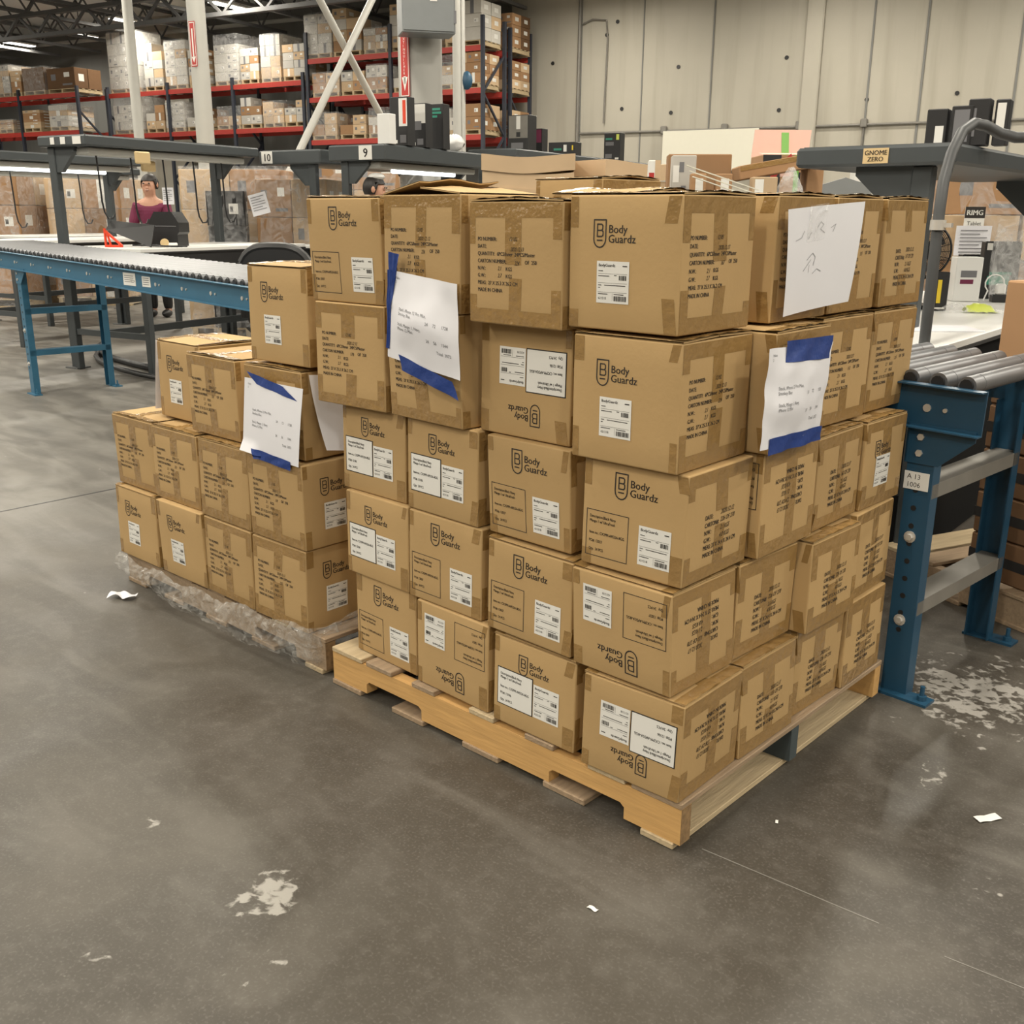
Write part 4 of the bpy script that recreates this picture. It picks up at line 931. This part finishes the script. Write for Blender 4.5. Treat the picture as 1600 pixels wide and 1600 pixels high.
t = thing('concrete_column', 'thick round concrete column below the grey electrical cabinet', 'column', bw(-6.17, 8.15), TH)
mb = MB(); mb.cyl((0, 0, 0), (0, 0, CZ-.05), .24, 40); part('shaft', mb, 'roundcol', t, True)
mb = MB(); mb.cyl((0, 0, 0), (0, 0, 1.75), .25, 40); part('lit_lower_shaft', mb, 'white', t, True)  # white shell: station light on the lower shaft, put into colour
t = thing('arrow_sign', 'red fire extinguisher sign with white down arrow on the round concrete column', 'sign', bw(-6.17, 8.15, 2.55)+Vector((math.sin(rad(8)), -math.cos(rad(8)), 0))*.258, rad(8))
mb = MB(); mb.box((0, 0, .33), (.125, .012, .66), b=.004); fn = lambda a, b: (a, -.0075, b)
outline(mb, fn, -.058, .008, .058, .652, .008, 1); stroke(mb, fn, [(0, .2), (0, .14)], .03, 1)
mb.add([fn(-.04, .2), fn(.04, .2), fn(0, .06)], [(0, 1, 2)], 1)
for i, ch in enumerate('EXTINGUISHER'[::-1]): write(mb, ch, fn, -.016, .225+i*.034, .036, 1)
for i, ch in enumerate('FIRE'[::-1]): pass
part('plate', mb, ['signred', 'label'], t)
t = thing('electrical_cabinet', 'grey electrical cabinet mounted on the round concrete column', 'cabinet', bw(-6.17, 8.15, 3.13)+Vector((math.sin(rad(57)), -math.cos(rad(57)), 0))*.43, rad(57))
mb = MB(); mb.box((0, 0, .6), (.56, .34, 1.2), b=.008); part('body', mb, 'cabinet', t)
mb = MB(); mb.box((.0, -.175, .6), (.53, .014, 1.16), b=.004); part('door', mb, 'cabinet', t)
mb = MB(); mb.box((.05, -.184, .36), (.075, .002, .12)); fn = lambda a, b: (a, -.1855, b)
for k in range(4): rect(mb, fn, .02, .4-.02*k, .08, .406-.02*k, 1)
part('rating_label', mb, ['label', 'ink'], t)
for z in (.1, .9):
    mb = MB(); mb.cyl((.275, -.18, z), (.275, -.18, z+.12), .012, 8); part('hinge', mb, 'greyprint', t)

# ------------------------------------------------------------------ pallet racks and their loads
_unit = {}
def unit(kind):
    if kind not in _unit:
        mb = MB(); mb.box((0, 0, .5), (1, 1, 1), b=.012)
        base, det = kind
        fn = lambda a, b: (a-.5, -.501, b)
        if det == 1: rect(mb, fn, .58, .34, .82, .64, 1); rect(mb, fn, .61, .4, .69, .56, 2)
        elif det == 2:
            rect(mb, fn, .15, .42, .32, .72, 2); rect(mb, fn, .62, .55, .82, .78, 1); rect(mb, fn, .55, .15, .9, .24, 2)
        elif det == 3: rect(mb, fn, .4, 0, .6, 1, 2 if base == 'card_white' else 1)
        fx = lambda a, b: (.501, a-.5, b)
        if det: rect(mb, fx, .3, .35, .7, .7, 1)
        _unit[kind] = mb.mesh('load_carton', [base, 'label', 'greyprint'])
    return _unit[kind]
_pm = {}
def mini_pallet(w, d):
    k = (round(w, 2), round(d, 2))
    if k not in _pm:
        mb = MB()
        for x in (-w/2+.05, 0, w/2-.05): mb.box((x, 0, .06), (.06, d, .09))
        for i in range(5): mb.box((0, -d/2+.05+i*(d-.1)/4, .115), (w, .1, .02)); 
        for i in (0, 4): mb.box((0, -d/2+.05+i*(d-.1)/4, .01), (w, .1, .02))
        _pm[k] = mb.mesh('pallet', 'palewood')
    return _pm[k]
def load(label, loc, rz, w, d, h, kind, nx, nz, seed, group=None, film=None, pal=True, topper=True, jit=.02, ny=2):
    rr = random.Random(seed)
    t = thing('pallet_load', label, 'pallet load', loc, rz, group)
    z0 = .0
    if pal: put('pallet', mini_pallet(w, d), t); z0 = .127
    hh = (h-z0)/nz
    for k in range(nz):
        for i in range(nx):
            if k == nz-1 and topper and nx > 1 and rr.random() < .3: continue
            for j in range(ny):
                bs = kind if isinstance(kind, str) else rr.choice(kind)
                o = put('carton', unit((bs, rr.choice([0, 1, 1, 2, 2, 3]))), t, (-w/2+(i+.5)*w/nx+rr.uniform(-jit, jit)*.3, -d/2+(j+.5)*d/ny+rr.uniform(-jit, 0)*.5, z0+k*hh), rr.uniform(-.01, .01), (w/nx*.985, d/ny*.985, hh*.985))
    if film:
        mb = MB(); e = .012
        def shell(a, b):
            th_ = a*2*math.pi; x = max(-1, min(1, 1.35*math.cos(th_))); y = max(-1, min(1, 1.35*math.sin(th_)))
            n_ = .02*noise.noise(Vector((a*30, b*6, seed))); k = 1
            return (x*(w/2+e+n_), y*(d/2+e+n_), .02+(h+.01)*b)
        mb.grid(shell, 64, 10); part('film_wrap', mb, film, t, True)
    return t
def rack(label, u0, bays, bay, v, depth, levels, zt):
    t = thing('pallet_rack', label, 'rack', bw(u0, v), TH)
    for i in range(bays+1):
        x = i*bay
        f = MB()
        for y in (0, depth): f.box((x, y, zt/2), (.09, .08, zt))
        z = .3; sgn = 1
        while z < zt-1.0:
            f.bar((x, 0 if sgn > 0 else depth, z), (x, depth if sgn > 0 else 0, z+1.0), .05, .05); z += 1.0; sgn = -sgn
        part('upright_frame', f, 'rack', t)
    for i in range(bays):
        for z in levels:
            for y in (0, depth):
                mb = MB(); mb.box(((i+.5)*bay, y, z-.07), (bay-.1, .05, .13)); part('beam', mb, 'red', t)
            mb = MB()
            for q in range(5): mb.box(((i+.5)*bay-bay*.4+q*bay*.2, depth/2, z-.01), (.1, depth, .02))
            part('deck', mb, 'galv', t)
    return t
r1 = rack('tall pallet rack with three red beam levels ending at the bare concrete wall', -19.35, 2, 2.85, 22.0, 1.1, (3.30, 4.42, 5.42), 6.1)
r1b = rack('rear pallet rack standing back to back behind the three-level rack', -19.35, 2, 2.85, 23.4, 1.1, (3.30, 4.42, 5.42), 6.0)
r2 = rack('long pallet rack with two red beam levels behind the pale columns', -27.5, 3, 2.66, 22.0, 1.1, (3.69, 4.90), 5.1)
r3 = rack('short pallet rack at the far left edge of the hall', -32.7, 2, 2.75, 20.6, 1.1, (3.74, 4.82), 5.0)
W_, P_, C_m = 'card_white', 'card_pale', 'card2'
def row(rk, rname, u0, v, z, lname, items, seed, depth=1.1):
    """items: (centre x in metres along the rack, width, height, carton colours, nx, nz)"""
    for i, (x, w, h, kind, nx, nz) in enumerate(items):
        o = 'first second third fourth fifth sixth seventh eighth ninth'.split()[i]
        cn = {'card_white': 'white', 'card_pale': 'pale brown', 'card2': 'brown', 'card_dark': 'dark brown'}[kind if isinstance(kind, str) else kind[0]]
        if not isinstance(kind, str): cn = 'mixed '+cn
        load(f'{cn} carton load on {lname} of {rname}, {o} from left', bw(u0+x, v+depth/2-.03, z), TH, w, .98, h, kind, nx, nz, seed+i, f'pallet loads on {rname}', film='film2' if i % 2 == 0 else None)
mixA, mixB, mixC = (W_, W_, P_), (P_, W_, C_m), (C_m, P_)
row(r1, 'the three-level rack', -19.35, 22, 5.42, 'the top beams', [(.4, .95, 1.12, mixA, 2, 4), (1.4, .95, 1.2, mixB, 2, 4), (2.35, .8, .62, mixB, 2, 3), (3.15, .65, 1.15, mixA, 1, 4), (3.9, .8, 1.3, ('card_pale', W_), 2, 4), (5.1, 1.1, 1.35, mixA, 2, 4)], 100)
row(r1, 'the three-level rack', -19.35, 22, 4.42, 'the middle beams', [(.6, .95, .62, mixC, 2, 2), (1.55, .8, .85, mixB, 2, 3), (2.35, .7, .72, mixB, 2, 2), (3.3, .8, .6, (W_, P_), 2, 2), (4.3, .95, .8, mixB, 2, 3), (5.2, .8, .85, mixC, 2, 3)], 120)
row(r1, 'the three-level rack', -19.35, 22, 3.30, 'the lowest beams', [(.5, .9, .7, mixC, 2, 2), (1.5, .9, .62, (W_, P_, C_m), 2, 2), (2.4, .75, .75, (W_, W_, C_m), 2, 3), (3.3, .8, .9, mixC, 2, 3), (4.3, .8, .65, (W_, W_), 2, 2), (5.15, .95, .75, mixB, 2, 2)], 140)
row(r1b, 'the rear rack', -19.35, 23.4, 5.42, 'the top beams', [(4.2, 1.0, 1.1, mixC, 2, 3), (5.3, .9, .95, ('card_dark', C_m), 2, 3)], 160)
row(r1b, 'the rear rack', -19.35, 23.4, 4.42, 'the middle beams', [(4.2, 1.0, .85, mixC, 2, 3), (5.3, .9, .8, mixB, 2, 3)], 170)
row(r1b, 'the rear rack', -19.35, 23.4, 3.30, 'the lowest beams', [(4.2, 1.0, .8, mixC, 2, 2), (5.3, .9, .7, mixC, 2, 2)], 180)
row(r2, 'the two-level rack', -27.45, 22, 4.90, 'the upper beams', [(.75, 1.35, 1.75, (W_,), 3, 5), (2.05, .8, 1.35, mixA, 2, 5), (3.0, .9, 1.35, (W_, W_, W_, P_), 2, 5), (3.85, .65, 1.05, mixB, 2, 4), (5.05, .95, 1.35, (W_,), 2, 5), (5.95, .7, .95, mixB, 2, 4), (6.75, .75, 1.25, ('card_pale', W_), 2, 4), (7.6, .8, .95, (W_, W_, P_), 2, 4)], 200)
row(r2, 'the two-level rack', -27.45, 22, 3.69, 'the lower beams', [(.75, 1.3, 1.1, (W_,), 3, 4), (1.95, .8, .8, mixB, 2, 3), (2.8, .8, .85, (W_, W_), 2, 4), (3.7, .8, .65, mixB, 2, 2), (5.0, .95, .62, mixC, 2, 2), (5.9, .8, .85, (W_, C_m), 2, 3), (6.75, .8, .7, mixC, 2, 3), (7.6, .85, .7, (W_, P_), 2, 3)], 220)
row(r3, 'the end rack', -32.7, 20.6, 4.82, 'the upper beams', [(2.0, .7, .95, (W_, W_, P_), 2, 5), (2.65, .5, .75, mixC, 1, 4), (3.5, 1.05, .8, ('card_dark',), 1, 1), (4.8, 1.3, .72, ('card_dark',), 1, 1)], 240)
row(r3, 'the end rack', -32.7, 20.6, 3.74, 'the lower beams', [(1.9, .75, .4, mixC, 1, 4), (3.2, .85, .65, mixC, 1, 6), (4.5, .9, .75, (W_, 'card_pale'), 1, 4)], 250)

# ------------------------------------------------------------------ mid-distance goods
load('film-wrapped brown carton load with hanging white notice, behind the front packing table', bw(-7.66, 6.78, 0), rad(40), 1.1, .55, 1.78, mixC, 2, 4, 300, film='film2', topper=False)
load('film-wrapped brown carton load left of the numbered shelf posts', bw(-7.0, 7.05, 0), rad(35), .78, .7, 1.68, mixC, 2, 4, 301, film='film2', topper=False)
load('aqua printed retail carton load wrapped in film behind the packing tables', bw(-7.62, 6.62, 0), rad(40), .42, .4, 1.56, ('aqua', 'aqua', 'black'), 1, 4, 302, film='film2', topper=False)
load('film-wrapped brown carton load between the shelves numbered ten and nine', bw(-8.15, 9.6, 0), rad(40), 1.2, 1.0, 2.0, mixC, 2, 5, 303, film='film2', topper=False)
load('film-wrapped brown carton load at the left edge beyond the white table', bw(-13.4, 7.9, 0), rad(40), 1.1, 1.0, 1.85, mixC, 2, 4, 304, film='film2', topper=False)
load('film-wrapped brown carton load far left with picture sheet', bw(-12.5, 8.9, 0), rad(40), 1.1, 1.0, 1.8, mixC, 2, 4, 305, film='film2', topper=False)
load('tall film-wrapped load of brown cartons carrying a black and white lettered tag, right edge', (-1.5, 6.72, 0), rad(40), 1.6, 1.1, 1.66, mixC, 3, 5, 306, film='film2', topper=False, jit=.06)
t = thing('paper_tag', 'black and white lettered tag on the wrapped load at right edge', 'tag', (-1.56, 5.8, 1.33), rad(40)); t.scale = (.68, 1, .68)
mb = MB(); fn = lambda a, b: (a, -.003, b)
mb.box((0, 0, 0), (.2, .004, .22)); rect(mb, fn, -.1, .0, .1, .11, 1); write(mb, 'RIMG', lambda a, b: (a, -.004, b), -.085, .03, .07, 0, bold=.03); write(mb, 'Tablet', lambda a, b: (a, -.004, b), -.07, -.07, .055, 1)
part('card', mb, ['label', 'ink'], t)
def notice(label, p, rz, w, h, lines=6):
    t = thing('paper_notice', label, 'paper', p, rz); mb = MB(); mb.grid(lambda a, b: (-w/2+w*a, -.004+.006*math.sin(3*b), -h/2+h*b), 4, 6)
    part('sheet', mb, 'paper', t)
    mb = MB()
    for k in range(lines): rect(mb, lambda a, b: (a, -.009, b), -w*.38, h*.33-k*h*.12, w*(.38-.2*(k % 3 == 1)), h*.36-k*h*.12)
    part('printed_lines', mb, 'greyprint', t); return t
notice('white printed notice on the wrapped load below the lettered tag', (-1.55, 5.79, 1.18), rad(40), .24, .2, 7)
notice('white notice hanging on the wrapped load behind the front packing table', (-9.25, 4.09, 1.5), rad(40), .12, .17)
notice('tilted white notice on the wrapped load left of the numbered posts', (-8.1, 4.44, 1.42), rad(35), .19, .21).rotation_euler = (0, rad(-14), rad(35))

# bundles of flattened boxes behind the stack
def flat_bundle(label, p, rz, w, d, z0, n, mt):
    t = thing('flattened_boxes', label, 'flattened boxes', p, rz, 'bundles of flattened boxes')
    rr = random.Random(n); w0, d0 = w, d
    put('pallet', mini_pallet(w, d), t)
    z = .127
    for k in range(n):
        hh = (z0-.127)/n; mb = MB(); w, d = w0+rr.uniform(-.025, .01), d0+rr.uniform(-.03, .01)
        mb.grid(lambda a, b: (-w/2+w*a, -d/2, z+hh*.96*b+.012*math.sin(5*a+k)*(k/n)), 12, 1); mb.grid(lambda a, b: (-w/2+w*a, -d/2+d*b, z+hh*.96+.012*math.sin(5*a+k)*(k/n)), 12, 2)
        mb.grid(lambda a, b: (w/2, -d/2+d*a, z+hh*.96*b+.012*math.sin(5+k)*(k/n)), 2, 1); mb.grid(lambda a, b: (-w/2, d/2-d*a, z+hh*.96*b+.012*math.sin(k)*(k/n)), 2, 1); mb.grid(lambda a, b: (w/2-w*a, d/2, z+hh*.96*b+.012*math.sin(5-5*a+k)*(k/n)), 12, 1)
        part('sheet_stack', mb, mt, t); z += hh
    return t
flat_bundle('bundle of flattened brown boxes standing left, behind the taller stack', (-3.45, 3.32, 0), rad(42), .56, .7, 1.68, 16, 'card_pale')
flat_bundle('bundle of flattened brown boxes standing right, behind the taller stack', (-3.27, 3.98, 0), rad(78), .6, .5, 1.665, 15, 'card_pale')

# mixed goods on a table behind the near corner
t = thing('side_table', 'grey steel table carrying mixed cartons behind the taller stack', 'table', (-2.17, 3.55, 0), rad(36))
mb = MB(); mb.box((0, 0, 1.28), (1.1, .8, .04)); part('tabletop', mb, 'station', t)
for x in (-.5, .5):
    for y in (-.35, .35): mb = MB(); mb.box((x, y, .63), (.06, .06, 1.26)); part('leg', mb, 'station', t)
TZ = 1.301; g_ = rad(38)
product('product_box', 'white narrow carton with red lettering, left end behind the near corner', (-2.33, 3.09, TZ), (.065, .1, .32), 'label', ((.08, .3, .5, .8, 'signred'), (.55, .0, 1, 1, 'card_pale')), rz=g_)
product('product_box', 'white carton with black icons wrapped in film, behind the near corner', (-2.27, 3.28, TZ), (.13, .14, .35), 'card_white', ((.3, .75, .5, .9, 'greyprint'), (.4, .3, .6, .55, 'greyprint'), (.05, .6, .3, .85, 'label')), rz=g_)
product('product_box', 'small brown carton with white label, left of pair behind the near corner', (-2.1, 3.17, TZ), (.08, .1, .25), 'card2', ((.3, .55, .8, .9, 'label'),), rz=g_)
product('product_box', 'small brown carton with white label, right of pair behind the near corner', (-2.0, 3.26, TZ), (.085, .1, .25), 'card2', ((.3, .55, .8, .9, 'label'),), rz=g_)
product('product_box', 'long brown carton lying behind the white icon carton', (-2.42, 3.66, TZ), (.36, .2, .375), 'card2', ((.4, .3, .6, .7, 'tape'),), rz=g_)
product('product_box', 'small pale carton with white label beside the clear bag', (-1.85, 3.42, TZ), (.13, .12, .235), 'card_pale', ((.1, .5, .45, .95, 'label'),), rz=g_)
mb = MB(); mb.grid(lambda a, b: (-.09+.18*a, -.06+.12*b, .28*math.sin(math.pi*min(1, b+.1))*(.4+.6*math.sin(math.pi*a))+.02*noise.noise(Vector((a*9, b*9, 3)))+.004), 14, 10)
single('clear_bag', mb, 'bagfilm', 'crumpled clear bag behind the near corner cartons', 'bag', (-1.75, 3.52, TZ), g_, smooth=True)
for k in range(3):
    mb = MB(); mb.bar((0, 0, 0), (.3-.03*k, .22, -.12+.008*k), .02, .005)
    single('plastic_strap', mb, 'board', ['upper cream strap slanting down behind the near corner', 'middle cream strap slanting down behind the near corner', 'lower cream strap slanting down behind the near corner'][k], 'strap', (-2.05+.02*k, 2.98, TZ+.285-.028*k))
t = thing('flat_carton', 'brown flat carton with shiny tape tilted across the goods behind the stack', 'cardboard box', (-1.93, 3.68, TZ+.245), g_)
t.rotation_euler = (0, rad(-10), g_); mb = MB(); mb.box((0, 0, .05), (.42, .32, .075), b=.006); part('body', mb, 'card2', t); mb = MB(); mb.box((0, -.161, .072), (.4, .003, .026)); part('packing_tape', mb, 'tape', t)
product('product_box', 'brown upright carton propping the tilted flat carton', (-1.8, 3.86, TZ), (.09, .2, .34), 'card2', (), rz=g_)
t = thing('open_retail_carton', 'open printed carton with pink inner flap and green tape', 'cardboard box', (-3.02, 5.8, 0), rad(43)); t.scale = (.72, .8, 1.045)
mb = MB(); mb.box((0, 0, .85), (.62, .5, 1.7), b=.006); part('body', mb, 'card2', t)
mb = MB(); fn = lambda a, b: (a, -.2525, b); rect(mb, fn, -.31, 1.35, -.12, 1.7, 0); rect(mb, fn, .04, 1.48, .31, 1.58, 0); stroke(mb, fn, [(-.3, 1.36), (-.25, 1.48), (-.15, 1.6), (-.02, 1.68)], .05, 1); rect(mb, fn, -.13, 1.55, .0, 1.62, 2); part('printed_panel', mb, ['black', 'signred', 'pink'], t)
mb = MB(); mb.add([(-.31, .25, 1.7), (.31, .25, 1.7), (.35, .32, 1.9), (-.27, .32, 1.9), (-.31, .256, 1.7), (.31, .256, 1.7), (.35, .326, 1.9), (-.27, .326, 1.9)], [(0, 1, 2, 3), (7, 6, 5, 4), (0, 4, 5, 1), (1, 5, 6, 2), (2, 6, 7, 3), (3, 7, 4, 0)]); mb.add([(-.31, -.25, 1.702), (.31, -.25, 1.702), (.31, -.05, 1.72), (-.31, -.05, 1.72)], [(0, 1, 2, 3)]); part('flap', mb, 'pink', t)
mb = MB(); rect(mb, lambda a, b: (a, -.254, b), .02, 1.4, .07, 1.7); rect(mb, lambda a, b: (a, .248+b*.35-.002, 1.7+b), .02, .0, .1, .18); part('green_tape', mb, 'green', t)
mb = MB(); mb.box((0, 0, 0), (2.55, .04, 1.0)); single('white_panel', mb, 'board', 'large cream panel leaning against the bare concrete wall', 'panel', bw(-8.53, WV-.22, 2.93), TH)
t = thing('machine_table', 'dark grey conveyor machine with yellow bins under the tan plate shelf', 'machine', (-3.1, 7.55, 0), rad(38))
mb = MB(); mb.box((.5, 0, 1.42), (1.9, .6, .12), b=.02); mb.box((.5, .1, 1.6), (1.6, .3, .05), b=.01); part('deck', mb, 'station', t)
for x in (-.3, 1.3): mb = MB(); mb.box((x, 0, .68), (.1, .5, 1.36)); part('leg', mb, 'station', t)
mb = MB(); mb.prism([(-.5, 1.48), (-.5, 1.6), (-.3, 1.66), (-.1, 1.6), (-.05, 1.48)], lambda a, b, q: (a, -.3+q, b), .05); part('guard', mb, 'cabinet', t)
for i, x in enumerate((-.1, .12, .34, .56)): mb = MB(); mb.box((x, -.05, 1.68), (.18, .2, .12), b=.01); part('bin', mb, 'yellow' if i % 3 else 'label', t)
for x in (0, .6): mb = MB(); mb.tube([(x, -.33, 1.42), (x, -.36, 1.35), (x+.08, -.36, 1.33)], .025, 8); part('clamp', mb, 'steel', t, True)

# ------------------------------------------------------------------ people
def person(label, p, rz, shirt, hat=False, head_yaw=0):
    t = thing('person', label, 'person', p, rz)
    V = [(0, 0, .95), (0, 0, 1.12), (0, 0, 1.32), (0, 0, 1.45), (0, -.01, 1.52), (0, -.02, 1.6), (0, -.025, 1.68), (0, -.02, 1.75),
         (-.18, 0, 1.4), (-.25, -.06, 1.15), (-.17, -.28, 1.08), (-.1, -.36, 1.08), (.18, 0, 1.4), (.25, -.06, 1.15), (.17, -.28, 1.08), (.1, -.36, 1.08),
         (-.09, 0, .85), (-.1, -.02, .48), (-.1, .02, .08), (-.1, -.1, .04), (.09, 0, .85), (.1, -.02, .48), (.1, .02, .08), (.1, -.1, .04), (0, -.115, 1.64)]
    Rr = [.16, .14, .16, .1, .055, .075, .095, .07, .07, .05, .038, .035, .07, .05, .038, .035, .095, .065, .045, .035, .095, .065, .045, .035, .016]
    E = [(0, 1), (1, 2), (2, 3), (3, 4), (4, 5), (5, 6), (6, 7), (3, 8), (8, 9), (9, 10), (10, 11), (3, 12), (12, 13), (13, 14), (14, 15), (0, 16), (16, 17), (17, 18), (18, 19), (0, 20), (20, 21), (21, 22), (22, 23), (5, 24)]
    def skin(name, keep, grow, mt):
        ids = sorted(keep); mp = {a: i for i, a in enumerate(ids)}
        me = bpy.data.meshes.new(name); me.from_pydata([V[i] for i in ids], [(mp[a], mp[b]) for a, b in E if a in mp and b in mp], [])
        me.materials.append(M[mt]); o = put(name, me, t)
        o.modifiers.new('skin', 'SKIN'); sv = me.skin_vertices[0].data
        for i, a in enumerate(ids): sv[i].radius = (Rr[a]+grow, Rr[a]*(.8 if a < 3 else 1)+grow)
        sv[0].use_root = True
        s = o.modifiers.new('sub', 'SUBSURF'); s.levels = s.render_levels = 2
        return o
    skin('body', range(25), 0, 'skin'); skin('shirt', (0, 1, 2, 3, 8, 9, 12, 13), .018, shirt); skin('trousers', (0, 16, 17, 18, 20, 21, 22), .016, 'black')
    mb = MB()
    def cap(a, b):
        th_ = math.pi*(.05+.62*b); ph = 2*math.pi*a; k = 1.0 if math.sin(ph) > -.35 else (.62 if b > .55 else 1)
        return (.112*math.sin(th_*k)*math.cos(ph), .005+.118*math.sin(th_*k)*math.sin(ph), 1.685+.125*math.cos(th_*k))
    mb.grid(cap, 20, 8); part('hair', mb, 'hair', t, True)
    for s in (-1, 1):
        mb = MB(); mb.ell((s*.036, -.115, 1.685), (.013, .008, .009), 8, 6); part('eye', mb, 'black', t, True)
        mb = MB(); mb.ell((s*.1, -.01, 1.67), (.016, .025, .035), 8, 6); part('ear', mb, 'skin', t, True)
    mb = MB(); mb.ell((0, -.108, 1.605), (.026, .01, .008), 8, 6); part('mouth', mb, 'pink', t, True)
    for s in (-1, 1):
        mb = MB(); mb.ell((s*.1, -.05, .052), (.055, .13, .052), 12, 8); part('shoe', mb, 'black', t, True)
    if hat:
        mb = MB(); mb.ell((0, -.02, 1.79), (.075, .09, .04), 12, 6); part('cap', mb, 'white', t, True)
    return t
person('dark-haired woman in pale top with white cap, seen between boxes', (-6.72, 4.8, 0), rad(125), 'white', True).scale = (.93, .93, .93)
person('person in maroon top bending over a far packing table', (-11.67, 5.2, 0), rad(40), 'maroon')

# ------------------------------------------------------------------ roof joists and lights
def joist(u, v0, v1):
    t = thing('roof_joist', 'dark open-web steel joist under the hall ceiling', 'joist', bw(u, 0), TH, 'open-web joists under the ceiling')
    zt_, zb_ = CZ-.06, CZ-.85
    for z, nm in ((zt_, 'top_chord'), (zb_, 'bottom_chord')): mb = MB(); mb.box((0, (v0+v1)/2, z), (.1, v1-v0, .08)); part(nm, mb, 'joist', t)
    mb = MB(); v = v0; s = 0
    while v < v1-.6:
        mb.bar((0, v, zb_ if s else zt_), (0, v+.6, zt_ if s else zb_), .04, .04); v += .6; s = 1-s
    part('web', mb, 'joist', t)
for i in range(13): joist(-39+2.1*i, 12, WV-.5)
def girder(v, label):
    t = thing('roof_girder', label, 'girder', bw(0, v), TH)
    for z, nm in ((CZ-.95, 'top_chord'), (CZ-1.5, 'bottom_chord')): mb = MB(); mb.box((-27, 0, z), (26, .16, .1)); part(nm, mb, 'joist', t)
    mb = MB(); x = -40; s = 0
    while x < -14.5: mb.bar((x, 0, CZ-.95 if s else CZ-1.5), (x+.7, 0, CZ-1.5 if s else CZ-.95), .06, .06); x += .7; s = 1-s
    part('web', mb, 'joist', t)
girder(18.5, 'dark truss girder crossing below the joists at the upper left')
mb = MB(); mb.tube([bw(-38, 23.6, 6.9), bw(-14.5, 24.5, 6.95)], .06, 10)
single('ceiling_pipe', mb, 'column', 'pale pipe running along the rear wall under the ceiling', 'pipe', smooth=True)

LCOL = (1.0, .93, .8)
def high_bay(u, v, z, label, power, group=None, rot=0, L_=1.25):
    t = thing('high_bay_light', label, 'ceiling light', bw(u, v, z), TH+rot, group)
    mb = MB(); mb.box((0, 0, .05), (.32, L_, .06), b=.02); part('housing', mb, 'white', t)
    mb = MB(); mb.box((0, 0, .012), (.28, L_-.05, .02)); part('diffuser', mb, 'glow', t)
    mb = MB()
    for s in (-1, 1): mb.bar((0, s*L_*.4, .08), (0, s*.05, .5), .012, .012)
    mb.bar((0, 0, .5), (0, 0, CZ-z), .02, .02); part('hanger', mb, 'joist', t)
    if power:
        ld = bpy.data.lights.new('lamp', 'AREA'); ld.shape = 'RECTANGLE'; ld.size = .3; ld.size_y = L_; ld.energy = power; ld.color = LCOL
        lo = put('lamp', ld, t, (0, 0, -.012))
    return t
PW = 260
for (u, v, lb) in ((-21.2, 21.0, 'bright linear ceiling light above the crossing braces'), (-32.4, 22.6, 'hung linear ceiling light at the far upper left corner'), (-25.6, 21.4, 'hung linear ceiling light just left of the thick pale column'), (-29.0, 22.4, 'small linear ceiling light above the pale pilaster'), (-30.4, 17.2, 'upper linear ceiling light at the left picture edge')):
    high_bay(u, v, 6.75, lb, PW*.45)
for u in (-31, -25, -19, -13, -7, -1, 5, 11):
    for v in (-12, -6, 0, 6, 12, 18):
        if u < -20 and v > 14: continue
        if u == -1 and v == -6: pass
        high_bay(u+.6, v, 6.6, 'added linear light brightening the back wall', PW, 'ceiling lights in the grid')

for u in (-11, -5.5, 0):  # extra lamp row, added to brighten the back wall
    high_bay(u, 22.3, 6.75, 'added linear light brightening the back wall', PW*.6, 'ceiling lights in the grid', math.pi/2)

w = bpy.data.worlds.new('world'); sc.world = w; w.use_nodes = True
w.node_tree.nodes['Background'].inputs['Color'].default_value = (.9, .95, 1, 1); w.node_tree.nodes['Background'].inputs['Strength'].default_value = .05
